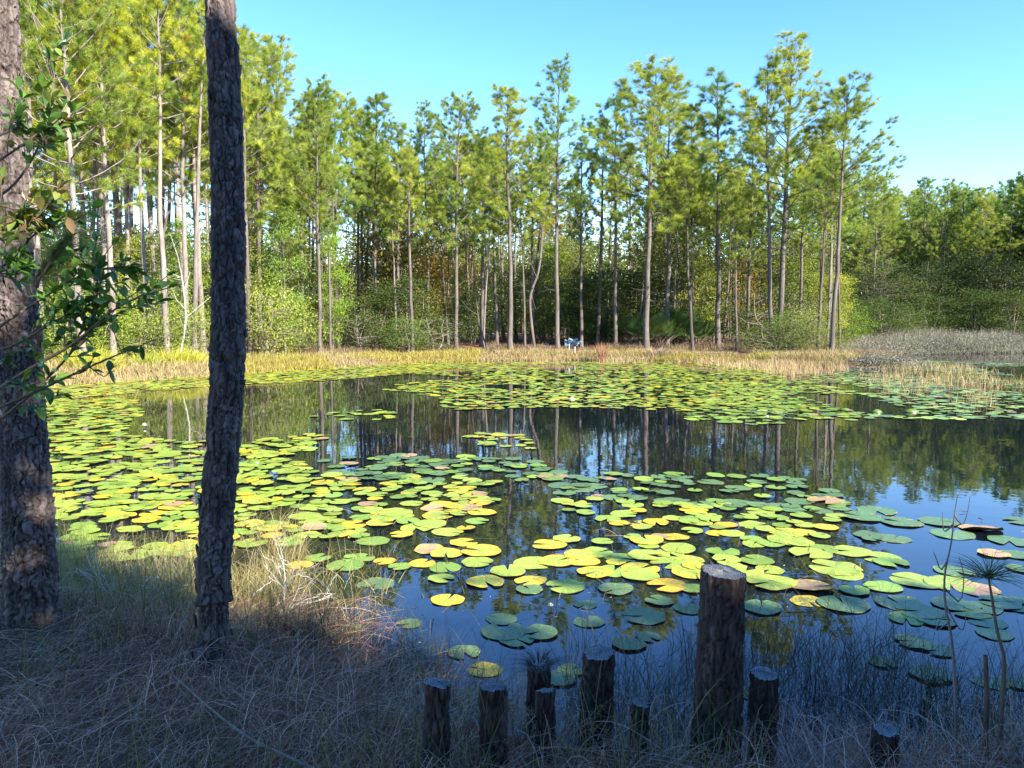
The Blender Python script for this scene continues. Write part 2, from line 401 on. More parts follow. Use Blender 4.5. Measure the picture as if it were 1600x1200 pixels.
# ------------------------------------------------------------------ pines
def pine_proto(seed, H=16., cb=.42, spread=2.0, nb=52, fork=False, dens=1.0, rad=.12):
    r = np.random.default_rng(seed)
    k = 16; t = np.linspace(0, 1, k)
    wob = np.cumsum(r.normal(0, .022, (k, 2)), 0); wob -= wob[0]
    trunk = np.stack([wob[:, 0] + r.normal(0, .2) * t ** 2, wob[:, 1] + r.normal(0, .2) * t ** 2, t * H], 1)
    rr = rad * (1 - t) ** .75 + .018; rr[0] *= 1.35
    tb = MB(); tube(tb, spline(trunk, 40), np.interp(np.linspace(0, 1, 40), t, rr), 9)
    C = []; D = []; G = []
    def pt(u): return np.array([np.interp(u, t, trunk[:, i]) for i in range(3)])
    for b in range(nb):
        u = cb + (1 - cb) * ((b + r.uniform(0, 1)) / nb) ** .9
        v = (u - cb) / (1 - cb)
        az = b * 2.399 + r.normal(0, .4)
        L = spread * (.42 + .95 * (1 - v) ** .8 * min(1, .55 + v * 2.6)) * r.uniform(.5, 1.3)
        el = R(r.uniform(0, 25) + 45 * v)
        p0 = pt(u); m = 7; s = np.linspace(0, 1, m)
        h = np.array([math.cos(az), math.sin(az)])
        e = el + s * R(r.uniform(5, 35))
        path = np.zeros((m, 3)); path[0] = p0
        for q in range(1, m):
            dz = math.sin(e[q]); dh = math.cos(e[q]); path[q] = path[q - 1] + np.array([h[0] * dh, h[1] * dh, dz]) * L / (m - 1) + r.normal(0, .04, 3) * L / (m - 1) * 2
        br = (.012 + .016 * L / spread) * (1 - s * .8) * rad / .12
        tube(tb, path, br, 4)
        ntw = max(3, int((3 + 3.2 * L) * dens))
        for q in range(ntw):
            sv = r.uniform(.3, 1) if q else 1.0
            bp = np.array([np.interp(sv, s, path[:, i]) for i in range(3)])
            td = unit(np.array([h[0], h[1], .55]) + r.normal(0, .65, 3)); tl = r.uniform(.15, .45) * (1.15 - .4 * sv) * (.6 + .3 * L)
            te = bp + td * tl if q else bp
            if q: tube(tb, [bp, bp + td * tl * .5 + r.normal(0, .02, 3), te], [.006, .005, .004], 3)
            C.append(te); D.append(td + np.array([0, 0, .35])); G.append(r.uniform())
            if r.uniform() < .55: C.append(te - td * .16 + r.normal(0, .05, 3)); D.append(td + np.array([0, 0, .2])); G.append(r.uniform())
    for b in range(9):     # bare dead stubs under the crown
        u = r.uniform(.16, cb); p0 = pt(u); az = r.uniform(0, 6.3); L = r.uniform(.3, 1.3)
        dd = np.array([math.cos(az), math.sin(az), r.uniform(-.1, .5)])
        tube(tb, [p0, p0 + dd * L * .5, p0 + dd * L + np.array([0, 0, r.uniform(-.2, .2)])], [.013, .01, .004], 4)
    C = np.array(C); D = unit(np.array(D)); G = np.array(G)
    cl = vnoise(C * 1.1 + seed * 7, seed)           # clumps of darker and yellower needles
    g = np.clip(G * .5 + cl * .6, 0, 1)[:, None]
    col = (1 - g) * np.array([.13, .21, .05]) + g * np.array([.44, .50, .07])
    dead = G > .993; col[dead] = (.32, .19, .08)
    cbld = MB(); needles(cbld, C, D, 52, .33, .0145, col, .52, r)
    return tb.mesh('trunk', M_BARK_FAR, True), cbld.mesh('crown', M_NEEDLE), H
PINES = [pine_proto(11, 17, .50, 2.3, 46), pine_proto(12, 17, .40, 2.9, 56, dens=1.1), pine_proto(13, 16, .62, 1.9, 34),
         pine_proto(14, 17, .55, 3.1, 42, dens=1.1), pine_proto(15, 15, .62, 1.6, 30), pine_proto(16, 16, .42, 2.5, 52),
         pine_proto(17, 17, .64, 2.7, 36, dens=1.1), pine_proto(18, 14, .56, 1.4, 28), pine_proto(19, 17, .40, 3.5, 54, rad=.14),
         pine_proto(20, 17, .68, 2.0, 30), pine_proto(21, 16, .70, 2.4, 30, rad=.10)]
GREENS = {'g': (1, 1, 1, 1), 'y': (1.22, 1.14, .8, 1), 'b': (.80, .95, 1.15, 1), 'o': (1.6, .9, .6, 1)}
TREES = []
def tree_obj(name, proto, x, y, h, rz, tint='g', sx=1.0, lean=(0, 0), bark=1.0):
    tm, cm, H = proto; s = h / H
    o = empty(name, (x, y, gz(x, y) - .06), rz); o.scale = (s * sx, s * sx, s); o.rotation_euler = (lean[0], lean[1], rz)
    a = link(bpy.data.objects.new('trunk', tm), o); a.color = (bark, bark * .97, bark * .95, 1)
    b = link(bpy.data.objects.new('crown', cm), o); b.color = GREENS[tint]
    return o
def pine_at(px, top_py, Y, pi, tint='g', rz=None, sx=1.0, lean=(0, 0), bark=1.0):
    sx = {1010: 1.4, 1216: 1.3, 1298: 1.15, 797: 1.25, 871: 1.1, 1122: 1.15, 713: 1.1, 1042: 1.3, 586: 1.2, 445: 1.2}.get(px, sx)
    x = (px - 800) / 1200 * (Y * cp + 1.6 * sp)
    h = (at_depth(px, top_py, Y)[2] - gz(x, Y)) * .965
    o = tree_obj('pine_tree', PINES[pi], x, Y, h, rz if rz is not None else random.uniform(0, 6.28), tint, sx, lean, bark)
    TREES.append((o, px, top_py, Y, h, tint)); return o
# the pines one can pick out on the skyline and along the bank: base column, top row, distance
FRONT = [
 (713, 150, 42, 1, 'g'), (797, 132, 41.5, 5, 'g'), (871, 104, 42, 0, 'b'), (908, 215, 46, 4, 'g'), (962, 138, 45, 2, 'b'), (1010, 96, 41.5, 1, 'g'),
 (1042, 150, 45, 3, 'y'), (1122, 112, 44, 4, 'b'), (1166, 180, 47, 2, 'g'), (1206, 92, 40, 2, 'g'), (1216, 84, 41, 8, 'g'), (1298, 132, 37.5, 3, 'g'),
 (668, 172, 45, 6, 'g'), (586, 147, 43, 5, 'g'), (566, 165, 46, 2, 'b'), (500, 128, 36, 1, 'g'), (527, 150, 44, 3, 'y'), (622, 190, 43, 5, 'g'),
 (445, 82, 38, 8, 'g'), (408, 60, 36, 1, 'g'), (752, 210, 46, 7, 'g'), (832, 195, 49, 4, 'g'), (934, 180, 48, 7, 'g'), (1080, 165, 48, 5, 'g'),
 (262, -60, 29, 6, 'y'), (178, -75, 28, 1, 'y'), (168, -30, 30, 3, 'y'), (130, -110, 26, 8, 'g'), (66, -40, 29, 5, 'y'), (230, 60, 30, 4, 'y'),
 (296, -20, 32, 5, 'y'), (318, 40, 33, 4, 'y'), (392, 50, 34, 5, 'g'), (100, 20, 33, 6, 'y'), (206, 10, 34, 3, 'y'), (40, -90, 27, 3, 'y'),
 (345, 30, 35, 3, 'g'), (1250, 205, 46, 5, 'y'), (1278, 200, 48, 6, 'y'), (476, 200, 41, 7, 'y'), (645, 225, 40, 7, 'g'), (776, 235, 47, 7, 'b')]
for q, (px, ty, Y, pi, ti) in enumerate(FRONT):
    ln = (0, 0)
    if px == 1298: ln = (0, R(3.2))
    if px == 1206: ln = (0, R(2.0))
    if px == 1122: ln = (0, R(1.5))
    pine_at(px, ty, Y, pi, ti, lean=ln, sx=1.0, bark=1.1 if px < 340 else .62)
# the wood behind them
ENV = np.array([(-400, -150), (0, -130), (320, 0), (400, 100), (470, 165), (560, 185), (640, 235), (700, 240), (820, 240), (900, 250), (1000, 230), (1100, 225),
                (1180, 240), (1290, 235), (1330, 272), (1400, 288), (1450, 296), (1500, 312), (1550, 290), (1600, 258), (1700, 235), (1900, 225)])
def woods(nmax, x0, x1, y0, y1, mind, ok, seed):
    r = np.random.default_rng(seed); pts = [(o.location.x, o.location.y) for o, *_ in TREES]; res = []
    tries = 0
    while len(res) < nmax and tries < 20000:
        tries += 1
        x, y = r.uniform(x0, x1), r.uniform(y0, y1)
        if not ok(x, y): continue
        if any((x - a) ** 2 + (y - b) ** 2 < mind ** 2 for a, b in pts): continue
        pts.append((x, y)); res.append((x, y))
    return res
def dsd(x, y): return float(sdist(np.array([x]), np.array([y]))[0])
def okA(x, y):
    px, _, f = project((x, y, .3))
    if px < -90 or px > 1330: return False
    d = dsd(x, y)
    return d > (1.2 if px < 400 else 2.2)
def okB(x, y):
    px, _, f = project((x, y, .3))
    return 1290 < px < 1820 and (y > 74 - max(0, px - 1480) * .045)
rw = np.random.default_rng(5)
for (x, y) in woods(185, -48, 36, 24, 74, 1.1, okA, 21) + woods(84, 30, 75, 58, 100, 1.9, okB, 22):
    px = project((x, y, .3))[0]
    env = np.interp(px, ENV[:, 0], ENV[:, 1]) + rw.uniform(0, 110) * (1 if px < 1300 else .6)
    hcap = at_depth(px, env, y)[2]
    h = min(hcap, rw.uniform(13.5, 19.5) if px > 420 else rw.uniform(14, 21))
    if h < 6: h = 6
    tint = rw.choice(['g', 'y', 'b', 'o'], p=[.55, .3, .13, .02]) if px > 380 else rw.choice(['y', 'g'], p=[.7, .3])
    if px > 1330: tint = rw.choice(['g', 'b', 'y'], p=[.45, .45, .10])
    pi = int(rw.choice([0, 2, 3, 5, 6, 4, 9, 10, 9, 10, 7] if px < 1330 else [3, 1, 8, 5, 1, 8]))
    o = tree_obj('pine_tree', PINES[pi], x, y, h, rw.uniform(0, 6.28), tint, rw.uniform(.85, 1.1) * (1.15 if px > 1330 else 1), (R(rw.normal(0, 1.8)), R(rw.normal(0, 2.2))), (rw.uniform(.45, .85) if px > 380 else rw.uniform(.7, 1.2)))
    TREES.append((o, px, env, y, h, tint))

# ------------------------------------------------------------------ broadleaf trees, shrubs, palmetto
def broad_proto(seed, H, spread, nclump, per, leaf, cb=.15, c1=(.10, .17, .03), c2=(.30, .38, .07), trunks=3, sig=.26, asp=.5):
    r = np.random.default_rng(seed); tb = MB(); C = []; cc = []
    tips = []
    for k in range(trunks):
        az = r.uniform(0, 6.3); b0 = np.array([math.cos(az), math.sin(az), 0]) * .12 * (trunks > 1)
        top = b0 + np.array([math.cos(az) * spread * .35 * (trunks > 1), math.sin(az) * spread * .35 * (trunks > 1), H * r.uniform(.8, .97)])
        path = spline([b0, b0 * .5 + top * .3 + r.normal(0, .12, 3), b0 * .3 + top * .65 + r.normal(0, .15, 3), top], 14)
        tube(tb, path, np.linspace(.018 + .008 * H, .008, 14), 6); tips.append(path)
    for k in range(nclump):
        path = tips[int(r.integers(len(tips)))]; u = r.uniform(cb, 1); p = path[int(u * 13)]
        az = r.uniform(0, 6.3); prof = math.sin(math.pi * min(1, .18 + .8 * (u - cb) / (1 - cb))) ** .6
        L = spread * prof * r.uniform(.3, 1.05); e = p + np.array([math.cos(az) * L, math.sin(az) * L, r.uniform(0, .5) * L])
        mid = (p + e) / 2 + r.normal(0, .06, 3)
        tube(tb, [p, mid, e], [.012, .009, .004], 4)
        m = int(per * r.uniform(.5, 1.5)); q = e + r.normal(0, sig, (m, 3)) * np.array([1, 1, .65])
        C.append(q); cc.append(np.full(m, r.uniform()))
    C = np.vstack(C); cc = np.concatenate(cc); C[:, 2] = np.maximum(C[:, 2], .05)
    g = np.clip(cc * .6 + r.uniform(0, .4, len(cc)), 0, 1)[:, None]
    col = (1 - g) * np.array(c1) + g * np.array(c2)
    lb = MB(); leafquads(lb, C, leaf, col, r, asp=asp)
    return tb.mesh('trunk', M_BARK_FAR, True), lb.mesh('crown', M_LEAF), H
SHRUBS = [broad_proto(31, 3.2, 1.5, 75, 80, .085), broad_proto(32, 2.2, 1.3, 60, 80, .07, c1=(.14, .19, .05), c2=(.36, .40, .11)),
          broad_proto(33, 4.5, 1.6, 90, 90, .10, c1=(.05, .10, .025), c2=(.20, .27, .06)),
          broad_proto(34, 1.6, 1.3, 50, 70, .07, cb=.05, c1=(.07, .11, .03), c2=(.26, .28, .09))]
SMALLT = [broad_proto(41, 8, 1.3, 120, 80, .10, .2, trunks=1, c1=(.11, .20, .035), c2=(.32, .42, .07)),
          broad_proto(42, 7, 1.8, 130, 80, .10, .25, trunks=2, c1=(.14, .20, .04), c2=(.42, .42, .08)),
          broad_proto(43, 6, 2.0, 130, 70, .10, .2, trunks=3, c1=(.07, .11, .035), c2=(.26, .29, .08), sig=.4)]
WOODY = []
def woody(name, proto, px, Y, h, tint=(1, 1, 1, 1), sx=1.0, rz=None, x=None):
    tm, cm, H = proto; s = h / H
    if x is None: x = (px - 800) / 1200 * (Y * cp + 1.6 * sp)
    o = empty(name, (x, Y, gz(x, Y) - .05), rz if rz is not None else random.uniform(0, 6.3)); o.scale = (s * sx, s * sx, s)
    link(bpy.data.objects.new('trunk' if name.endswith('tree') else 'stem', tm), o).color = (1, .95, .9, 1)
    b = link(bpy.data.objects.new('crown' if name.endswith('tree') else 'foliage', cm), o); b.color = tint
    WOODY.append((o, px, Y, h, name)); return o
Yg = (1.05, 1.08, .75, 1); Dk = (.55, .6, .6, 1); Md = (1, 1, 1, 1); Br = (1.5, .95, .7, 1); Gy = (1.2, 1.05, 1.1, 1)
# (name, proto, px, Y, height, tint, widen)
HAND_WOODY = [
 ('slender_tree', SMALLT[0], 446, 36, 7.8, Md, .8), ('slender_tree', SMALLT[0], 520, 39, 7.0, Yg, .8), ('slender_tree', SMALLT[1], 362, 35, 6.5, Yg, .9),
 ('shrub', SHRUBS[1], 420, 33.5, 3.3, Yg, .9), ('shrub', SHRUBS[1], 300, 30.5, 2.4, Yg, .8), 
 ('shrub', SHRUBS[0], 470, 37, 2.4, Md, .9), ('shrub', SHRUBS[2], 590, 42, 3.6, Dk, 1.2), ('shrub', SHRUBS[2], 640, 43, 4.4, Dk, 1.3),
 ('small_tree', SMALLT[2], 640, 46, 8.6, Br, 1.1), ('small_tree', SMALLT[2], 600, 47, 7.2, Dk, 1.1), ('shrub', SHRUBS[0], 640, 40.0, 2.2, Md, 1.2),
 ('shrub', SHRUBS[3], 560, 40, 2.0, Dk, 1.3), ('shrub', SHRUBS[3], 680, 41.5, 1.9, Dk, 1.2), ('small_tree', SMALLT[1], 690, 52, 6.5, Br, 1.0),
 ('shrub', SHRUBS[2], 740, 50, 3.5, Md, 1.2), ('shrub', SHRUBS[2], 900, 49, 4.6, Dk, 1.4), ('shrub', SHRUBS[2], 945, 50, 5.4, Dk, 1.3),
 ('small_tree', SMALLT[2], 830, 52, 6.0, Md, 1.1), ('shrub', SHRUBS[2], 1000, 51, 5.2, Dk, 1.4), ('small_tree', SMALLT[2], 1060, 50, 8.6, Md, 1.2),
 ('small_tree', SMALLT[2], 1040, 54, 8.2, Br, 1.2), ('small_tree', SMALLT[1], 1090, 49, 6.2, Yg, 1.1), 
  ('shrub', SHRUBS[0], 1180, 49, 2.6, Md, 1.0), ('shrub', SHRUBS[0], 1232, 39.5, 2.4, Md, 1.0),
 ('shrub', SHRUBS[1], 1262, 40.5, 2.6, Gy, .9), ('shrub', SHRUBS[3], 1215, 39.0, 1.6, Md, 1.4), ('shrub', SHRUBS[3], 1285, 39, 1.3, Yg, 1.3),
 ('small_tree', SMALLT[1], 1230, 50, 6.5, Yg, 1.2), ('shrub', SHRUBS[2], 1380, 60, 3.6, Dk, 1.3), ('shrub', SHRUBS[2], 1330, 58, 3.4, Dk, 1.2),
 ('small_tree', SMALLT[2], 1365, 64, 7.0, Dk, 1.2), ('shrub', SHRUBS[2], 1450, 66, 4.2, Dk, 1.5), ('shrub', SHRUBS[2], 1520, 66, 4.6, Dk, 1.5),
 ('shrub', SHRUBS[2], 1580, 64, 4.4, Dk, 1.5), ('shrub', SHRUBS[0], 1420, 63, 2.8, Dk, 1.5), ('small_tree', SMALLT[2], 1490, 70, 8.2, Dk, 1.4),
 ('small_tree', SMALLT[2], 1560, 68, 8.0, Dk, 1.4), ('small_tree', SMALLT[2], 1430, 70, 7.0, Dk, 1.4),
 ('shrub', SHRUBS[1], 250, 29.5, 2.2, Yg, 1.1), ('shrub', SHRUBS[0], 150, 29, 3.0, Yg, 1.0), ('shrub', SHRUBS[0], 90, 28, 3.4, Md, 1.0),
 ('shrub', SHRUBS[1], 205, 31, 3.2, Yg, 1.1), ('slender_tree', SMALLT[0], 285, 33, 6.4, Yg, .9), ('slender_tree', SMALLT[1], 215, 34, 6.0, Yg, 1.0),
 ('small_tree', SMALLT[1], 120, 33, 5.5, Md, 1.0), ('shrub', SHRUBS[2], 330, 37, 4.4, Md, 1.2)]
for a_ in HAND_WOODY: woody(a_[0], a_[1], a_[2], a_[3], a_[4], a_[5], a_[6])
rs = np.random.default_rng(77)
for (x, y) in woods(84, -42, 36, 30, 76, 2.6, lambda x, y: okA(x, y) and dsd(x, y) > 3.5, 31):
    px = project((x, y, .3))[0]
    if 1060 < px < 1180 and y < 50: continue
    k = rs.integers(0, 10); h = rs.uniform(1.0, 3.8); tn = [Md, Yg, Dk, Dk, Br, Dk, Yg, Dk, Md, Br][k]
    if k < 5: woody('shrub', SHRUBS[int(rs.integers(0, 4))], px, y, h, tn, rs.uniform(1.0, 1.5), x=x)
    else: woody('small_tree', SMALLT[int(rs.integers(0, 3))], px, y, rs.uniform(5, 9.5), tn, rs.uniform(1, 1.3), x=x)

# saw palmettos: fans of pleated blades on stalks
def palmetto_mesh(seed, nf=26):
    r = np.random.default_rng(seed); fb = MB(); sb = MB()
    for k in range(nf):
        az = k * 2.4 + r.normal(0, .2); el = R(r.uniform(25, 80)); L = r.uniform(.8, 1.3)
        d = np.array([math.cos(az) * math.cos(el), math.sin(az) * math.cos(el), math.sin(el)]); p1 = d * L
        tube(sb, [np.zeros(3), p1 * .5 + [0, 0, .05], p1], [.014, .011, .007], 4)
        s = unit(np.cross(d, [0, 0, 1.])); u = np.cross(s, d); g = r.uniform(.7, 1.3)
        for q in np.linspace(-1.25, 1.25, 19):
            dd = unit(d * math.cos(q) + s * math.sin(q) + u * .12); Lb = r.uniform(.55, .8) * (1 - .18 * abs(q)); sd = unit(np.cross(dd, u))
            m1 = p1 + dd * Lb * .5; e = p1 + dd * Lb + np.array([0, 0, -.10 * Lb])
            w_ = .030
            fb.add([p1 - sd * .006, p1 + sd * .006, m1 + sd * w_ * .5, e, m1 - sd * w_ * .5], [(0, 1, 2, 4)], (.07 * g, .13 * g, .03 * g, 1))
            fb.add([m1 - sd * w_ * .5, m1 + sd * w_ * .5, e], [(0, 1, 2)], (.07 * g, .13 * g, .03 * g, 1))
    return sb.mesh('stem', M_TWIG), fb.mesh('fronds', M_PALM)
PALM = palmetto_mesh(51)
PALMETTOS = [(1030, 44, 1.25, 'broad palmetto standing right of the tall bank pines, lit fronds at its front'), (1062, 46, 1.7, 'tallest palmetto behind the sunny clearing, pale lit fan fronds'),
             (1085, 45, 1.05, 'low bright palmetto at the left end of the sunny clearing'), (985, 47, 1.3, 'shaded palmetto among the dark shrubs in the middle of the wood'),
             (1110, 49, 1.2, 'small palmetto at the back of the sunny clearing')]
for (px, Y, s, lab) in PALMETTOS:
    x = (px - 800) / 1200 * Y; o = empty('palmetto', (x, Y, gz(x, Y)), random.uniform(0, 6)); o.scale = (s,) * 3
    link(bpy.data.objects.new('stem', PALM[0]), o); link(bpy.data.objects.new('fronds', PALM[1]), o)
    tag(o, lab, 'palmetto', 'palmettos on the far bank')

# far-off wood closing the view between the trunks
mb = MB(); r = np.random.default_rng(91)
nn = 170000
ang = np.arctan(r.uniform(-1.15, 1.35, nn)); dist = r.uniform(92, 122, nn)
X = np.sin(ang) * dist; Y = np.cos(ang) * dist
hh = 10.5 + 4.0 * vnoise(np.stack([X * .25, Y * .1, 0 * X], 1), 3)
Z = .3 + (hh) * r.uniform(0, 1, nn) ** 1.15
cl = vnoise(np.stack([X * .5, Y * .3, Z * .7], 1), 8)[:, None]
leafquads(mb, np.stack([X, Y, Z], 1), .58, (1 - cl) * np.array([.10, .14, .04]) + cl * np.array([.20, .23, .06]), r)
nb = 60000; ang = np.arctan(r.uniform(-1.1, 1.4, nb)); dist = r.uniform(124, 136, nb); X = np.sin(ang) * dist; Y = np.cos(ang) * dist; Z = .3 + 11 * r.uniform(0, 1, nb) ** 1.1
cl = vnoise(np.stack([X * .4, Y * .3, Z * .6], 1), 12)[:, None]
leafquads(mb, np.stack([X, Y, Z], 1), .95, (1 - cl) * np.array([.07, .10, .03]) + cl * np.array([.17, .20, .06]), r)
for k in range(420):
    a0 = math.atan(r.uniform(-1.1, 1.3)); d0 = r.uniform(86, 118); x0, y0 = math.sin(a0) * d0, math.cos(a0) * d0
    tube(mb, [(x0, y0, .2), (x0 + r.normal(0, .2), y0, 6), (x0 + r.normal(0, .3), y0, 12)], [.13, .1, .05], 4, (.16, .13, .11, 1))
tag(mb.build('distant_woods', M_LEAF), kind='stuff')

# ------------------------------------------------------------------ far bank vegetation
def shore_pts(i0, i1, n_, lo, hi, r):
    seg = PP[i0:i1 + 1]; L = np.hypot(*np.diff(seg, axis=0).T); cum = np.concatenate([[0], np.cumsum(L)])
    s = r.uniform(0, cum[-1], n_); x = np.interp(s, cum, seg[:, 0]); y = np.interp(s, cum, seg[:, 1])
    k = np.clip(np.searchsorted(cum, s) - 1, 0, len(L) - 1)
    dx, dy = np.diff(seg, axis=0)[k].T; nl = np.hypot(dx, dy); nx, ny = -dy / nl, dx / nl
    sg = np.where(sdist(x + nx * .3, y + ny * .3) < 0, -1, 1); nx, ny = nx * sg, ny * sg
    o = r.uniform(lo, hi, n_)
    return x + nx * o, y + ny * o
def palette(r, n_, cols, p=None):
    c = np.array(cols)[r.choice(len(cols), n_, p=p)]
    return c * r.uniform(.8, 1.25, (n_, 1))
STRAW = [(.42, .31, .17), (.50, .38, .20), (.36, .24, .13), (.30, .28, .10)]
r = np.random.default_rng(101)
mb = MB()
x, y = shore_pts(5, 15, 52000, -.5, 1.8, r)
keep = vnoise(np.stack([x * .7, y * .7, 0 * x], 1), 4) > .08
x, y = x[keep], y[keep]; n_ = len(x)
z = np.maximum(ground_z(x, y), -.02)
tone = vnoise(np.stack([x * .35, y * .35, 0 * x], 1), 6)
c = palette(r, n_, STRAW); gm = tone > .6; c[gm] = c[gm] * np.array([.95, 1.02, .55])
ribbons(mb, np.stack([x, y, z], 1), r.uniform(0, 6.3, n_), r.uniform(.10, .36, n_) * (.6 + tone) * np.where((x > -8) & (x < 12), .75, 1.1) * (.5 + 1.0 * vnoise(np.stack([x * .4 + 9, y * .4, 0 * x], 1), 16)), r.uniform(.1, .9, n_), np.full(n_, .022), c, 3, r)
tag(mb.build('bank_grass', M_GRASS), 'straw coloured grass fringe along the far bank', 'grass', kind='stuff')
# pinkish brown low brush behind the fringe and over the woodland floor
mb = MB(); n_ = 36000
x, y = shore_pts(5, 15, n_, 1.2, 7.5, r)
z = ground_z(x, y); c = palette(r, n_, [(.22, .13, .09), (.30, .17, .11), (.16, .15, .06), (.34, .26, .17)])
kp = vnoise(np.stack([x * .5, y * .5, 0 * x], 1), 14) > .46; x, y, z, c = x[kp], y[kp], z[kp], c[kp]; n_ = len(x)
ribbons(mb, np.stack([x, y, z], 1), r.uniform(0, 6.3, n_), r.uniform(.15, .55, n_), r.uniform(.2, 1.2, n_), np.full(n_, .02), c, 3, r)
tag(mb.build('undergrowth', M_GRASS), 'low reddish brown undergrowth between the far pines', 'undergrowth', kind='stuff')
# the grey scrub marsh beyond the cove
mb = MB(); n_ = 90000
x = r.uniform(14, 72, n_); y = r.uniform(32, 76, n_); xs, ys = shore_pts(15, 22, 40000, -.8, 3.0, r); x = np.concatenate([x, xs]); y = np.concatenate([y, ys]); n_ = len(x); d = sdist(x, y); px = 800 + 1200 * x / y
kp = (d > -.8) & (r.uniform(0, 1, n_) < np.clip((px - 1275) / 70, 0, 1)) & (px < 1900) & (vnoise(np.stack([x * .8, y * .8, 0 * x], 1), 24) > .1)
x, y = x[kp], y[kp]; n_ = len(x); z = np.maximum(ground_z(x, y), -.02)
g = vnoise(np.stack([x * .5, y * .5, 0 * x], 1), 26)[:, None]
c = palette(r, n_, [(.20, .185, .16), (.25, .23, .20), (.15, .135, .11), (.15, .16, .09)]) * (.75 + .5 * g)
hgt = r.uniform(.4, 1.0, n_) * (.7 + .6 * g[:, 0]) * np.clip((800 + 1200 * x / y - 1240) / 160, .4, 1) * np.clip(.5 + d[kp] * .16, .3, 1) * np.clip((y - 38) / 14, .3, 1)
ribbons(mb, np.stack([x, y, z], 1), r.uniform(0, 6.3, n_), hgt, r.uniform(.05, .5, n_), np.full(n_, .03), c, 2, r)
leafquads(mb, np.stack([x + r.normal(0, .15, n_), y + r.normal(0, .15, n_), z + hgt * r.uniform(.4, 1.0, n_)], 1), .09, c, r)
tag(mb.build('marsh_scrub', M_GRASS), 'grey brown scrub covering the marsh beyond the cove', 'scrub', kind='stuff')
# reeds standing in the water on the right
mb = MB()
def reed_patch(poly, n_, h, cols, wd=.016):
    P = np.array([on_plane(a_, b_)[:2] for a_, b_ in poly]); lo, hi = P.min(0), P.max(0)
    x = r.uniform(lo[0], hi[0], n_ * 3); y = r.uniform(lo[1], hi[1], n_ * 3); kp = sdist(x, y, P) < 0
    x, y = x[kp][:n_], y[kp][:n_]; kp = vnoise(np.stack([x * .9, y * .9, 0 * x], 1), 44) > .42; x, y = x[kp], y[kp]; m_ = len(x)
    ribbons(mb, np.stack([x, y, 0 * x - .02], 1), r.uniform(0, 6.3, m_), r.uniform(.4, 1.2, m_) * h, r.uniform(.05, .8, m_), np.full(m_, wd), palette(r, m_, cols), 3, r)
reed_patch([(1080, 566), (1320, 568), (1330, 588), (1240, 590), (1150, 578)], 4200, .44, STRAW)
reed_patch([(1330, 568), (1480, 572), (1600, 590), (1600, 606), (1480, 604), (1360, 592)], 2600, .38, [(.34, .28, .12), (.26, .25, .09), (.42, .33, .17)])
reed_patch([(1340, 590), (1560, 606), (1560, 640), (1430, 625), (1350, 605)], 700, .4, [(.34, .28, .14), (.40, .26, .16)], .010)
reed_patch([(830, 562), (1080, 562), (1080, 568), (830, 567)], 1500, .3, STRAW)
tag(mb.build('reeds', M_GRASS), 'tan reeds standing in the water off the right bank', 'reeds', kind='stuff')

def tuft_obj(name, px, Y, h, n_, cols, label, cat, group, spread=.35, bend=(.2, .9), wd=.02):
    x0 = (px - 800) / 1200 * Y; mb = MB(); r_ = np.random.default_rng(int(px * 7 + Y))
    a_ = r_.uniform(0, 6.3, n_); q = np.abs(r_.normal(0, spread * .5, n_)); bx, by = np.cos(a_) * q, np.sin(a_) * q
    ribbons(mb, np.stack([bx, by, 0 * bx], 1), a_ + r_.normal(0, .4, n_), r_.uniform(.6, 1.1, n_) * h, r_.uniform(*bend, n_), np.full(n_, wd), palette(r_, n_, cols), 4, r_)
    o = mb.build(name, M_GRASS); o.location = (x0, Y, max(gz(x0, Y), -.02) - .02)
    return tag(o, label, cat, group)
YEL = [(.45, .46, .06), (.55, .50, .08), (.36, .40, .06)]
for k, (px, Y, s, lab) in enumerate([(140, 26.0, .7, 'bright yellow green grass clump just below the dark leafy branch by the thickest trunk'), (125, 25.4, .55, 'small yellow green grass clump at the left end of the far bank'),
        (226, 27.4, .45, 'low yellow grass clump on the far bank below the thin pale pine'), (272, 28.4, .6, 'yellow green grass clump at the foot of the forked pine'),
        (300, 28.9, .5, 'yellow green grass clump nearest the middle trunk on its left'), (165, 26.6, .5, 'yellow green grass clump at the foot of the thick pale pine')]):
    tuft_obj('grass_clump', px, Y, s * 1.5, 420, YEL, lab, 'grass clump', 'yellow green grass clumps on the left bank', .8 * s * 1.4)
tuft_obj('dead_fern', 940, 38.8, 1.05, 160, [(.36, .17, .10), (.45, .25, .15)], 'upright reddish dead plant in the bank grass under the middle pines', 'dead plant', None, .25, (.05, .5), .018)
tuft_obj('dead_fern', 1032, 39.6, .75, 120, [(.30, .20, .13), (.48, .40, .32)], 'pile of dead pale fronds at the foot of the palmetto', 'dead plant', None, .5, (.4, 1.3), .03)

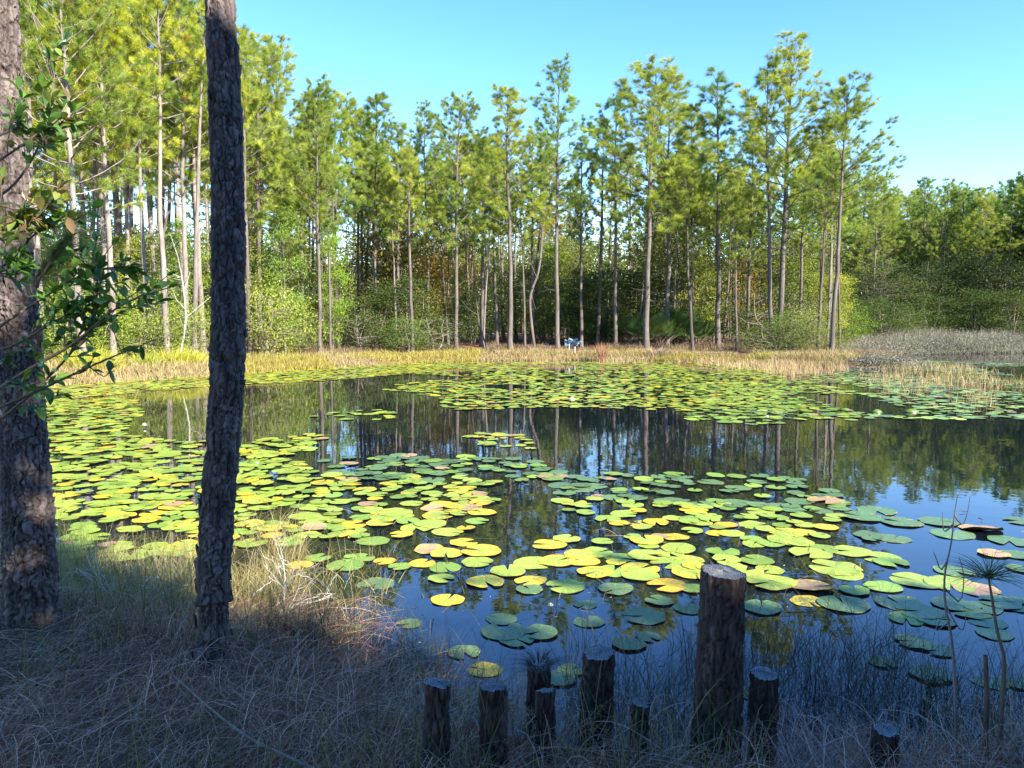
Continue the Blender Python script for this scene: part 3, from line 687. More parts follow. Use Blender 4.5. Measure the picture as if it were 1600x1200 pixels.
# things left at the far camp spot
r = np.random.default_rng(7); x0 = (896 - 800) / 1200 * 45; mb = MB()
for k in range(6):
    a_ = r.uniform(0, 6.3); c0 = np.array([r.normal(0, .2), r.normal(0, .1), .28 + r.uniform(-.12, .2)]); s_ = r.uniform(.12, .22)
    pth = [c0 + np.array([math.cos(t_) * s_ * 1.5, math.sin(t_) * s_ * .5, math.sin(t_ * 2 + a_) * s_ * .6]) for t_ in np.linspace(0, 5, 9)]
    tube(mb, pth, np.array([.02, .07, .10, .08, .11, .08, .10, .06, .02]) * r.uniform(.7, 1.1), 7)
o = mb.build('plastic_bundle', M_PALE, smooth=True); o.location = (x0, 45, gz(x0, 45))
tag(o, 'crumpled pale blue plastic bundle lying on the ground among the far pines', 'bundle')
for k, (px, Y, h, lab) in enumerate([(889, 41.5, .45, 'taller white stake by the foot of the dark straight pine'), (898, 41.2, .32, 'shorter white stake just right of the taller one'), (856, 42.5, .4, 'white stake left of the dark straight pine')]):
    x0 = (px - 800) / 1200 * Y; mb = MB()
    tube(mb, [(0, 0, -.1), (0, 0, h * .5), (.01, 0, h), (.01, 0, h + .03)], [.03, .03, .028, .006], 4)
    o = mb.build('stake', M_STAKE); o.location = (x0, Y, gz(x0, Y)); tag(o, lab, 'stake', 'white stakes on the far bank')

# leaning and crooked bare trunks in the wood
def bare_tree(pts, r0, r1, label, seed, name='leaning_tree', material=None, tw=7):
    P = np.array([at_depth(a_, b_, Y_) for a_, b_, Y_ in pts]); base = P[0].copy(); base[2] = gz(base[0], base[1]) - .05; P[0] = base
    loc = base; P = P - loc; mb = MB(); path = spline(P, 24); tube(mb, path, np.linspace(r0, r1, 24), 7)
    r_ = np.random.default_rng(seed)
    for k in range(tw):
        p0 = path[int(r_.integers(6, 23))]; d = unit(r_.normal(0, 1, 3) + [0, 0, .6]); L = r_.uniform(.5, 1.6)
        tube(mb, [p0, p0 + d * L * .5 + r_.normal(0, .06, 3), p0 + d * L + [0, 0, .15]], [r1 * .6, r1 * .4, .006], 4)
    o = mb.build(name, material or M_BARK_FAR, smooth=True); o.location = loc; o.color = (.6, .57, .55, 1) if not material else (1, 1, 1, 1)
    return tag(o, label, 'tree')
bare_tree([(836, 532, 42), (828, 470, 42), (842, 420, 42), (848, 350, 42.3), (846, 300, 42.5)], .09, .04, 'crooked bare trunk bending left then right in the middle of the wood', 1)
bare_tree([(762, 540, 43), (748, 500, 43), (744, 455, 43.2), (738, 400, 43.4)], .05, .025, 'thin bare tree leaning away to the left of the straight bank pine', 2)
bare_tree([(256, 567, 29), (258, 480, 29), (252, 400, 29), (262, 330, 29.2)], .07, .03, 'crooked pale young tree with bare forked twigs beside the middle trunk', 3, tw=14)
bare_tree([(278, 565, 29.5), (290, 500, 29.5), (284, 430, 29.6)], .045, .02, 'thin bleached sapling leaning right near the forked pine', 4, material=M_DEADWOOD, tw=9)

# ------------------------------------------------------------------ lily pads
def pad_shape(seed, nth=45, nr=5, fold=None, wav=1.0, wide=.16):
    """unit-diameter pad: round leaf with one notch reaching the stalk, rim gently waved, thin underside"""
    r = np.random.default_rng(seed)
    th = np.linspace(wide, 2 * math.pi - wide, nth); el = 1 + .05 * math.sin(seed)
    ph = r.uniform(0, 6.3, 3)
    rimr = .5 * (1 + .03 * np.sin(3 * th + ph[0]) + .02 * np.sin(7 * th + ph[1]))
    rimr *= 1 - .10 * np.exp(-((th - wide) / .12) ** 2) - .10 * np.exp(-((2 * math.pi - wide - th) / .12) ** 2)
    V = [[0, 0, 0]]; C = [[0, 0, 0, 1]]
    for k in range(1, nr + 1):
        f = k / nr
        for q in range(nth):
            rr = rimr[q] * f; z = wav * (.008 * f ** 2 * math.sin(5 * th[q] + ph[2]) + .05 * max(0, f - .8) * max(0, math.sin(2 * th[q] + ph[1])) + .006 * f * math.sin(th[q] * 1.5 + ph[0]))
            x, y = rr * math.cos(th[q]), rr * math.sin(th[q]) * el
            if fold:
                side = fold[1] * (x * math.cos(fold[0]) + y * math.sin(fold[0])) - .05
                if side > 0: z += min(side * 1.5, .5) * fold[2]; s_ = side * .75 * min(1, fold[2]); x -= fold[1] * math.cos(fold[0]) * s_; y -= fold[1] * math.sin(fold[0]) * s_
            V.append([x, y, z]); C.append([f ** 3, 1 if q % 4 == 0 and f < .95 else 0, 0, 1])
    F = []
    for k in range(nr - 1):
        for q in range(nth - 1):
            a_ = 1 + k * nth + q; F.append((a_, a_ + nth, a_ + nth + 1, a_ + 1))
    T = [(0, 1 + q, 2 + q) for q in range(nth - 1)]
    return np.array(V), np.array(C), np.array(F), np.array(T)
def pad_mesh(seed, **k):
    V, C, F, T = pad_shape(seed, **k); mb = MB()
    mb.add(V, F, C, 0); mb.add(V, T, C, 0)
    U = V.copy(); U[:, 2] -= .004; mb.add(U, F[:, ::-1], C, 1); mb.add(U, T[:, ::-1], C, 1)
    return mb.mesh('lily_pad', [M_PAD, M_UNDER], True)
PADM = [pad_mesh(200 + k, wide=[.08, .2, .3, .12, .4, .16, .24][k % 7], wav=[1, .7, 1.4][k % 3]) for k in range(14)]
FOLDM = [pad_mesh(300 + k, fold=(a_, 1, f_)) for k, (a_, f_) in enumerate([(1.6, .22), (-1.4, .2), (1.2, .15), (-1.7, .25)])]
COLS = {'G': (.18, .29, .04, 0.0), 'Y': (.28, .35, .045, .28), 'O': (.38, .31, .035, .47), 'D': (.10, .18, .065, 0.0), 'P': (.36, .23, .12, .14), 'L': (.27, .37, .045, .05), 'B': (.15, .18, .05, .36)}  # D: dull dark green, with shade and sky sheen put into the colour
NEARPADS = [(583,846,52,'G'),(469,883,40,'O'),(498,872,40,'G'),(540,884,58,'G'),(560,872,50,'G'),(601,877,36,'O'),(625,886,36,'G'),(587,913,56,'D'),(500,971,52,'D'),(544,985,44,'D'),
 (671,860,46,'P'),(660,881,40,'O'),(697,866,50,'Y'),(695,887,51,'G'),(690,905,42,'L'),(725,848,45,'Y'),(752,862,62,'Y'),(746,879,48,'L'),(758,910,62,'Y'),(699,938,50,'Y'),
 (794,893,60,'L'),(833,880,62,'L'),(858,852,55,'Y'),(885,843,42,'L'),(829,908,54,'Y'),(827,922,42,'D'),(883,917,60,'L'),(783,968,50,'D'),(787,988,70,'D'),(806,1000,60,'D'),(842,990,58,'D'),
 (725,1020,52,'D'),(758,1047,54,'B'),(875,1062,52,'D'),(729,1092,50,'D'),(1005,963,66,'D'),(962,921,56,'D'),(1042,916,60,'O'),(1081,921,40,'G'),(982,1008,50,'D'),(1012,996,40,'D'),
 (1204,911,76,'L'),(1268,918,66,'P'),(1304,888,80,'L'),(1320,897,62,'L'),(1183,877,50,'G'),(1190,950,62,'D'),(1262,940,50,'B'),(1318,945,74,'D'),(1335,924,46,'G'),(1380,918,56,'G'),
 (1454,1056,60,'D'),(1546,1067,48,'D'),(1592,1067,56,'D'),(1405,943,68,'D'),(1437,957,70,'D'),(1462,970,60,'D'),(1433,908,80,'L'),(1485,913,78,'L'),(1526,922,66,'P'),(1492,894,60,'D'),(1535,950,60,'D'),
 (1542,972,55,'D'),(1554,991,55,'D'),(1428,1004,54,'D'),(1467,1018,46,'D'),(1379,1036,44,'D'),(1533,828,60,'P'),(1467,816,58,'D'),(1408,817,60,'D'),(1488,835,64,'D'),(1345,808,66,'D'),(1370,799,56,'D'),
 (1396,842,50,'D'),(1592,815,44,'D'),(1552,866,45,'P'),(1577,846,58,'D'),(1590,868,50,'D'),(1598,889,50,'D'),(1120,905,60,'L'),(1080,895,60,'Y'),(1050,880,66,'L'),(1000,890,60,'Y'),(960,893,58,'L'),
 (930,895,56,'Y'),(968,872,50,'G'),(1010,868,56,'L'),(1060,858,56,'L'),(1130,862,52,'G'),(1165,894,56,'L'),(1010,845,50,'Y'),(905,868,50,'Y'),(1230,845,60,'L'),(1245,848,50,'L'),(1266,866,60,'L'),(1285,858,50,'G'),
 (1330,862,60,'L'),(1375,872,60,'L'),(1393,880,50,'G'),(1290,783,58,'P'),(735,794,40,'P'),(750,773,26,'P'),(676,795,36,'P'),(685,806,50,'Y'),(650,826,52,'L'),(637,815,40,'G'),(673,820,50,'L'),(700,832,50,'L'),
 (548,820,52,'O'),(512,822,44,'G'),(618,802,54,'L'),(915,945,38,'D'),(920,972,48,'D'),(1180,1085,50,'D'),(893,1048,44,'D'),(640,975,40,'D'),(378,957,44,'D'),(345,985,40,'D'),(1075,952,46,'D'),(1030,940,44,'D')]
# rafts: polygon in the photograph, carried onto the water; share of the water covered; colour weights
RAFTS = {
 'bankband': ([(60, 602), (330, 588), (520, 574), (700, 566), (720, 572), (640, 584), (520, 594), (400, 600), (330, 603), (200, 614), (60, 628)], .98, 'Y'),
 'left': ([(40, 628), (200, 622), (215, 640), (180, 680), (270, 692), (345, 690), (345, 860), (150, 880), (0, 870)], .80, 'L'),
 'leftmid': ([(345, 700), (480, 679), (500, 690), (440, 722), (480, 728), (470, 760), (345, 800)], .76, 'Y'),
 'midrear': ([(470, 728), (560, 716), (700, 712), (870, 725), (890, 745), (760, 752), (600, 748), (500, 742)], .84, 'D'),
 'mid': ([(345, 770), (470, 742), (640, 745), (760, 752), (770, 790), (735, 815), (700, 835), (620, 835), (540, 835), (440, 850), (345, 840)], .86, 'L'),
 'rightrear': ([(860, 742), (1000, 740), (1120, 742), (1250, 750), (1310, 775), (1300, 800), (1150, 790), (1000, 790), (900, 775)], .72, 'D'),
 'behindpost': ([(840, 752), (900, 775), (1000, 790), (1150, 790), (1310, 800), (1310, 835), (1190, 835), (1220, 895), (1090, 905), (930, 900), (860, 870), (960, 850), (1000, 825), (900, 800)], .76, 'L'),
 'rightpale': ([(1310, 795), (1420, 800), (1420, 850), (1340, 850)], .22, 'D'),
 'rightbig': ([(1390, 890), (1500, 885), (1590, 960), (1570, 985), (1440, 965), (1290, 940), (1300, 925)], .30, 'D'),
 'strip': ([(640, 690), (760, 678), (870, 686), (860, 700), (770, 706), (690, 704)], .32, 'Y'),
 'island': ([(480, 640), (560, 640), (630, 646), (620, 656), (500, 654)], .36, 'L'),
 'centre': ([(640, 570), (740, 566), (1080, 566), (1220, 580), (1210, 640), (1080, 642), (900, 636), (700, 640), (690, 620), (598, 608), (640, 598), (760, 590), (640, 584)], .62, 'L'),
 'centreright': ([(1080, 600), (1340, 590), (1600, 610), (1680, 640), (1680, 655), (1560, 655), (1350, 654), (1300, 664), (1190, 664), (1080, 655)], .50, 'G'),
 'farright': ([(1220, 588), (1330, 578), (1500, 590), (1700, 600), (1700, 620), (1480, 612), (1280, 600)], .36, 'D'),
 'cove': ([(1340, 560), (1500, 566), (1700, 572), (1700, 600), (1500, 585), (1360, 572)], .35, 'D')}
WT = {'L': (['L', 'G', 'Y', 'O', 'P'], [.50, .14, .25, .10, .01]), 'Y': (['L', 'G', 'Y', 'O', 'P'], [.36, .12, .38, .12, .02]), 'G': (['G', 'L', 'Y', 'D', 'P'], [.5, .25, .09, .13, .03]), 'D': (['D', 'G', 'P', 'L'], [.70, .18, .03, .09])}
pads = []   # x, y, dia, colour, raft
for (px, py, wpx, c_) in NEARPADS:
    p_ = on_plane(px, py); pads.append((p_[0], p_[1], wpx * EYE / (py - 505) * 1.02, c_, 'near'))
r = np.random.default_rng(404)
cell = {}
def near_any(x, y, dd):
    ci, cj = int(x // .4), int(y // .4)
    for a_ in (-1, 0, 1):
        for b_ in (-1, 0, 1):
            for (u, v, e) in cell.get((ci + a_, cj + b_), ()):
                if (x - u) ** 2 + (y - v) ** 2 < ((dd + e) * .5) ** 2 * OVER: return True
    return False
OVER = .24
for (x, y, d_, c_, _) in pads: cell.setdefault((int(x // .4), int(y // .4)), []).append((x, y, d_))
for name, (poly, cover, wt) in RAFTS.items():
    P = np.array([on_plane(a_, b_)[:2] for a_, b_ in poly])
    P2 = np.roll(P, -1, 0); area = abs((P[:, 0] * P2[:, 1] - P2[:, 0] * P[:, 1]).sum()) / 2
    want = int(area * cover / (.034 if name in ('left', 'leftmid') else .046)); lo, hi = P.min(0), P.max(0); got = 0
    far = P[:, 1].mean() > 14
    nt_ = want * 16
    X = r.uniform(lo[0], hi[0], nt_); Y = r.uniform(lo[1], hi[1], nt_)
    kp = (sdist(X, Y, P) < .1) & (sdist(X, Y) < -.12) & (vnoise(np.stack([X * (.5 if far else 1.1), Y * (.35 if far else .9), 0 * X], 1), 61) > (1 - cover) * (.25 if name in ('left', 'leftmid', 'mid') else .55))
    X, Y = X[kp], Y[kp]
    tone = vnoise(np.stack([X * .45, Y * .3, 0 * X], 1), 71)
    for x, y, tn in zip(X, Y, tone):
        if got >= want: break
        d_ = float(np.clip(r.normal(.228, .045), .12, .33))
        if near_any(x, y, d_): continue
        cell.setdefault((int(x // .4), int(y // .4)), []).append((x, y, d_)); got += 1
        ks, ps = WT[wt]; c_ = str(r.choice(ks, p=ps))
        if tn > .72 and c_ in 'LG' and wt != 'D' and r.uniform() < .5: c_ = 'Y'
        pads.append((x, y, d_, c_, name))
def appsize(p_): return p_[2] / p_[1]
vis = [q for q in pads if -30 < project((q[0], q[1], 0))[0] < 1630 and project((q[0], q[1], 0))[1] < 1200]
off = [q for q in pads if q not in set(vis)]
vis.sort(key=lambda q: -appsize(q) * math.sqrt(max(.02, EYE / q[1])))
single, rest = vis[:300], vis[300:] + off
COLNAME = {'G': 'plain green', 'L': 'bright lime', 'Y': 'yellow-edged', 'O': 'orange-patched', 'D': 'dull bluish-green', 'P': 'pinkish tan', 'B': 'brown-edged'}
ORD = ['first', 'second', 'third', 'fourth', 'fifth', 'sixth', 'seventh', 'eighth', 'ninth', 'tenth', 'eleventh', 'twelfth', 'thirteenth', 'fourteenth', 'fifteenth', 'sixteenth', 'seventeenth', 'eighteenth', 'nineteenth', 'twentieth'] + ['twenty-' + s_ for s_ in ('first', 'second', 'third', 'fourth', 'fifth', 'sixth', 'seventh', 'eighth', 'ninth')]
def pad_zone(px, py):
    if px < 345: col = 'between the big trunks'
    elif px < 560: col = 'right of the slim trunk'
    elif px < 690: col = 'above the leftmost post'
    elif px < 810: col = 'above the second post'
    elif px < 960: col = 'above the hairy stump'
    elif px < 1090: col = 'left of the tallest post'
    elif px < 1200: col = 'behind the tallest post'
    elif px < 1340: col = 'right of the tallest post'
    elif px < 1460: col = 'left of the bare sapling'
    else: col = 'by the pine seedling'
    row = 'nearest the bank' if py > 945 else ('front row' if py > 895 else ('near half' if py > 845 else ('mid raft' if py > 790 else 'far side')))
    return col, row
groups = {}
ctr = 0
for (x, y, d_, c_, nm) in single:
    px, py, _ = project((x, y, 0))
    fold = c_ == 'P' and (py > 770) and r.uniform() < .75
    me = FOLDM[int(r.integers(4))] if fold else PADM[ctr % len(PADM)]
    o = link(bpy.data.objects.new('lily_pad', me)); ctr += 1
    o.location = (x, y, .0035 + .0012 * (ctr % 9)); k_ = d_
    o.scale = (k_, k_ * r.uniform(.9, 1.05), k_ * r.uniform(.6, 1.1)); o.rotation_euler = (R(r.normal(0, .5)), R(r.normal(0, .5)), 0.0 if fold else r.uniform(0, 6.28))
    cc = np.array(COLS[c_]); j_ = r.uniform(.85, 1.15)
    o.color = (cc[0] * j_ * r.uniform(.93, 1.07), cc[1] * j_, cc[2] * j_, cc[3] + r.uniform(-.06, .06))
    desc = ('folded ' if fold else '') + COLNAME[c_] + ' lily pad'
    groups.setdefault((desc,) + pad_zone(px, py), []).append((px, o))
for (desc, col, row), items in groups.items():
    items.sort(key=lambda q: q[0])
    for k_, (px, o) in enumerate(items):
        pos = '' if len(items) == 1 else (', ' + ('leftmost' if k_ == 0 else ('rightmost' if k_ == len(items) - 1 else ORD[k_] + ' from left')))
        tag(o, f'{desc}{pos}, {row}, {col}', 'lily pad', 'lily pads near the bank')
# the rest of the pads, too many to count
mb = MB()
SIMPLE = [pad_shape(400 + k, nth=13, nr=2, wide=.12 + .05 * (k % 4)) for k in range(8)]
for k, (x, y, d_, c_, nm) in enumerate(rest):
    V, C, F, T = SIMPLE[k % 8]; a_ = r.uniform(0, 6.28); ca, sa = math.cos(a_), math.sin(a_)
    W = V * d_; tx, ty = r.normal(0, .03, 2)
    Q = np.stack([W[:, 0] * ca - W[:, 1] * sa, W[:, 0] * sa + W[:, 1] * ca, W[:, 2] * .9], 1); Q[:, 2] += Q[:, 0] * tx + Q[:, 1] * ty + .010 + .0013 * (k % 7)
    Q[:, 0] += x; Q[:, 1] += y
    cc = np.array(COLS[c_]); j_ = r.uniform(.82, 1.18); col = (cc[0] * j_, cc[1] * j_, cc[2] * j_, max(0, cc[3] + r.uniform(-.08, .08)) * .9)
    mb.add(Q, F, col); mb.add(Q, T, col)
tag(mb.build('lily_pads', M_PADS, smooth=True), 'countless green and yellow lily pads covering the pond beyond the nearest ones', 'lily pads', kind='stuff')

# three yellow-green balled leaves and white blooms standing up among the far pads
def bump_leaf(px, py, wpx, hpx, label):
    p_ = on_plane(px, py); k_ = EYE / (py - 505); mb = MB(); w_ = wpx * k_; h_ = hpx * k_
    th = np.linspace(0, 2 * math.pi, 15)[:-1]; rows = 6; V = []
    for i_ in range(rows):
        f = i_ / (rows - 1); rr = math.cos(f * 1.45) * w_ / 2
        V += [(rr * math.cos(t_) * (1 + .08 * math.sin(3 * t_)), rr * .6 * math.sin(t_), h_ * math.sin(f * 1.45) * (1 + .1 * math.sin(t_ * 2))) for t_ in th]
    F = [(i_ * 14 + q, i_ * 14 + (q + 1) % 14, (i_ + 1) * 14 + (q + 1) % 14, (i_ + 1) * 14 + q) for i_ in range(rows - 1) for q in range(14)]
    mb.add(V, F, (.10, .16, .015, 0)); o = mb.build('curled_lily_leaf', M_PADS, smooth=True); o.location = (p_[0], p_[1], .005)
    tag(o, label, 'lily leaf', 'curled leaves standing up among the far pads')
bump_leaf(1370, 645, 17, 5, 'small domed yellow green leaf standing up among far pads beside a larger one')
bump_leaf(1424, 644, 24, 5, 'largest domed olive leaf standing up among the far pads on the right')
bump_leaf(1320, 641, 16, 3, 'flattest domed leaf poking from the pads right of the leaning pine reflection')
bump_leaf(397, 725, 22, 8, 'bright lime leaf cupped upright just right of the middle trunk')
def bloom(px, py, wpx, label):
    p_ = on_plane(px, py); s_ = wpx * EYE / (py - 505) / 2; root = empty('water_lily_flower', (p_[0], p_[1], .02)); mb = MB()
    for ring, (nq, el) in enumerate([(8, 25), (7, 50), (5, 70)]):
        for q in range(nq):
            a_ = q * 6.283 / nq + ring * .4; e = R(el); d = np.array([math.cos(a_) * math.cos(e), math.sin(a_) * math.cos(e), math.sin(e)]); sd = np.array([-math.sin(a_), math.cos(a_), 0])
            mb.add([(0, 0, 0), d * s_ * .5 + sd * s_ * .2, d * s_, d * s_ * .5 - sd * s_ * .2], [(0, 1, 2, 3)])
    mb.build('petals', M_FLOWER, root); mb = MB(); tube(mb, [(0, 0, 0), (0, 0, s_ * .3), (0, 0, s_ * .4)], [s_ * .12, s_ * .16, .002], 7); mb.build('stamens', M_STAMEN, root)
    tag(root, label, 'flower', 'white blooms among the pads')
bloom(894, 629, 16, 'largest white water lily bloom on the near edge of the central far pads'); bloom(1199, 655, 10, 'small cream water lily bloom at the near edge of the right far pads')
bloom(861, 952, 12, 'small whitish closed bloom on a stalk near the shaded pads'); 
bloom(226, 668, 12, 'pale water lily bloom beyond the pads between the two big trunks')
def float_leaf(px, py, wpx, label, seed):
    p_ = on_plane(px, py); s_ = wpx * EYE / (py - 505); r_ = np.random.default_rng(seed); mb = MB()
    V = [(-.5, 0, .05), (-.2, .16, 0), (.1, .2, .02), (.5, .05, .12), (.15, -.12, .08), (-.2, -.15, .03)]
    mb.add(np.array(V) * s_, [(0, 1, 4, 5), (1, 2, 3, 4)]); o = mb.build('dead_leaf', M_DEADLEAF); o.location = (p_[0], p_[1], .012); o.rotation_euler[2] = r_.uniform(0, 6)
    tag(o, label, 'leaf', 'dead leaves floating on the water')
float_leaf(1504, 801, 14, 'dark dead leaf floating on open blue water, farther of two', 1); float_leaf(1532, 813, 12, 'dark dead leaf floating on open blue water, nearer of two', 2)
float_leaf(1456, 1069, 30, 'large dark curled dead leaf at the front of a shaded lily pad', 3); float_leaf(1538, 868, 14, 'dead leaf on the pads behind the pine seedling', 4)

# ------------------------------------------------------------------ the two big trunks on the near bank
def big_trunk(cx, ws, Y, zlow, label, seed, H, crown_i, scar=None, strips=()):
    """cx: centre column at rows of the photograph; ws: widths; both measured, then continued upward"""
    rows = sorted(cx); cen = np.array([at_depth(cx[q], q, Y) for q in rows][::-1]); zz = cen[:, 2]
    wid = np.array([ws[q] / 1200 * (Y * cp - (at_depth(cx[q], q, Y)[2] - EYE) * sp) for q in rows][::-1])
    ztop = zz[-1]; slope = (cen[-1, 0] - cen[-3, 0]) / (zz[-1] - zz[-3]) * .3
    Z = np.concatenate([np.arange(zlow, ztop + .25, .0042), np.arange(ztop + .25, H, .03)])
    X = np.interp(Z, zz, cen[:, 0]) + np.maximum(0, Z - ztop) * slope; Wd = np.interp(Z, zz, wid) * np.where(Z > ztop, 1 - (Z - ztop) / (H - ztop) * .75, 1)
    Wd = Wd * (1 + .35 * np.exp(-(Z - zlow) / .12)); k = np.hanning(41); k /= k.sum()
    X = np.convolve(np.pad(X, 20, 'edge'), k, 'valid')
    bx, by, bz = X[0], Y, zlow
    nth = 260; th = np.arange(nth) * 2 * math.pi / nth
    TH, ZZ = np.meshgrid(th, Z); R0 = (Wd / 2)[:, None] * (1 + .05 * np.sin(TH * 2 + ZZ * .9 + seed) + .03 * np.sin(TH * 3 - ZZ * 1.7))
    ux, uy = np.cos(TH), np.sin(TH); r_m = float(np.mean(Wd)) / 2
    # plates of bark: two sizes of warped cells, deep fissures between them
    P = np.stack([(ux * r_m).ravel(), (uy * r_m).ravel(), ZZ.ravel()], 1)
    wv = np.stack([fbm(P * 26, 4, seed) - .5, fbm(P * 26, 4, seed + 9) - .5, (fbm(P * 16, 3, seed + 5) - .5) * 1.2], 1)
    Q = P * np.array([30, 30, 7.5]) + wv * 1.9
    d1, d2, cid = worley(Q, seed); gap = np.clip((d2 - d1) / .34, 0, 1) ** .6
    lay = fbm(P * np.array([42, 42, 20]) + wv * 1.5, 4, seed + 3) * 9; fr = lay - np.floor(lay)
    lay = (np.floor(lay) + np.clip(fr * 5, 0, 1)) / 9; cid2 = lay      # flaking layers with sharp lower edges
    rid = 1 - np.abs(fbm(P * np.array([34, 34, 5]) + wv * .9, 3, seed + 13) * 2 - .9) * 6; rid = np.clip(rid, 0, 1)
    fine = fbm(P * np.array([190, 190, 90]), 3, seed + 7)
    disp = (gap * (.009 + .006 * cid) + (lay - .45) * .026 - rid * .009 + (fine - .5) * .007 - .008) * (r_m / .09)
    if scar is not None:
        zs = ZZ.ravel() + .012 * np.sin(TH.ravel() * 2 + 1) + .01 * (fbm(P * 20, 2, 3) - .5)
        disp = disp + np.where(zs < scar, -.010, 0) + .010 * np.exp(-((zs - scar - .012) / .012) ** 2) - .02 * np.exp(-((zs - scar + .006) / .007) ** 2)
    RR = R0 + disp.reshape(R0.shape)
    V = np.stack([X[:, None] - bx + RR * ux, RR * uy, ZZ - bz], -1).reshape(-1, 3)
    m_ = len(Z); i, j = np.meshgrid(np.arange(m_ - 1), np.arange(nth), indexing='ij'); j2 = (j + 1) % nth
    F = np.stack([i * nth + j, i * nth + j2, (i + 1) * nth + j2, (i + 1) * nth + j], -1).reshape(-1, 4)
    tone = (.50 + .36 * cid + .25 * (fine - .5) + .3 * (fbm(P * 5, 3, seed + 20) - .5)) * (1 - .45 * rid)
    col = np.stack([tone * 1.0, tone * (.93 + .1 * cid2), tone * (.90 + .14 * cid2)], 1)
    col = col * (.35 + .65 * gap)[:, None] + (1 - gap)[:, None] * np.array([.04, .02, .012])
    root = empty('big_pine_tree', (bx, by, bz)); mb = MB(); mb.add(V, F, col)
    # loose flakes of bark standing off the trunk
    r_ = np.random.default_rng(seed)
    def flake(z, a_, L, w_, offv, tilt):
        xi = np.interp(z, Z, X) - bx; ri = np.interp(z, Z, Wd) / 2
        o_ = np.array([math.cos(a_), math.sin(a_), 0]); s_ = np.array([-math.sin(a_), math.cos(a_), 0]); c0 = np.array([xi, 0, z - bz]) + o_ * (ri + .001)
        pts = []
        for f_, ww in ((0, .5), (.35, 1), (.75, .85), (1, .25)):
            b_ = c0 + np.array([0, 0, (f_ - .5) * L]) + o_ * (offv * (abs(f_ - (.5 - .5 * tilt)))) + s_ * r_.normal(0, .12) * w_
            pts += [b_ - s_ * w_ * ww / 2 - o_ * .003, b_ + s_ * w_ * ww / 2 - o_ * .003, b_ + s_ * w_ * ww / 2 + o_ * .004, b_ - s_ * w_ * ww / 2 + o_ * .004]
        F_ = [(q * 4 + a2, q * 4 + (a2 + 1) % 4, q * 4 + 4 + (a2 + 1) % 4, q * 4 + 4 + a2) for q in range(3) for a2 in range(4)] + [(0, 3, 2, 1), (12, 13, 14, 15)]
        g_ = r_.uniform(.3, .6); mb.add(pts, F_, (g_, g_ * .93, g_ * .9, 1))
    for q in range(90): flake(r_.uniform(zlow + .1, ztop + .3), r_.uniform(0, 6.283), r_.uniform(.012, .045), r_.uniform(.006, .016), r_.uniform(.001, .006), r_.choice([-1, 1]))
    for (z, a_, L, w_, o_, t_) in strips: flake(z, a_, L, w_, o_, t_)
    mb.build('trunk', M_BARK, root, smooth=True)
    tmsh, cm, Hh = PINES[crown_i]
    c_ = link(bpy.data.objects.new('crown', cm), root); s_ = (H - bz) / Hh * .92; c_.scale = (s_,) * 3; c_.location = (X[-1] - bx, 0, (H - bz) - Hh * s_ + .1)
    tag(root, label, 'pine tree', 'big pines on the near bank'); return root
def zrow(row, Y): return float(at_depth(333, row, Y)[2])
big_trunk({0: 342, 100: 349, 200: 352, 300: 355, 400: 357.5, 500: 357.5, 600: 355.5, 700: 348.5, 800: 339, 900: 334.5, 1000: 333, 1070: 333},
          {0: 42, 100: 45, 200: 46, 300: 46, 400: 48, 500: 49, 600: 49, 700: 49, 800: 50, 900: 49, 1000: 51, 1070: 57}, 3.5, .2,
          'slim dark rough-barked pine standing in the dry grass, ring scar low on its trunk', 5, 13.5, 6, scar=zrow(940, 3.5),
          strips=[(zrow(q_, 3.5), a_, l_, .026, .010, t_) for q_, a_, l_, t_ in [(785, 3.25, .05, 1), (800, 3.0, .07, 1), (860, 3.2, .06, 1), (885, 3.3, .07, 1), (915, 3.1, .07, 1), (455, 3.2, .05, -1), (110, .1, .05, 1), (220, .0, .04, 1), (596, -.1, .02, 1), (970, 3.2, .07, 1), (350, 3.1, .04, 1), (520, .1, .04, 1)]])
big_trunk({0: -7, 100: -1, 200: 4, 300: 10, 400: 17, 500: 26, 600: 33, 700: 38, 800: 43, 900: 47, 1010: 50},
          {0: 58, 100: 60, 200: 62, 300: 64, 400: 65, 500: 66, 600: 67, 700: 69, 800: 72, 900: 74, 1010: 80}, 3.85, .2,
          'thickest near pine at the left edge, pale bark above, leafy branches across it', 8, 14, 3)

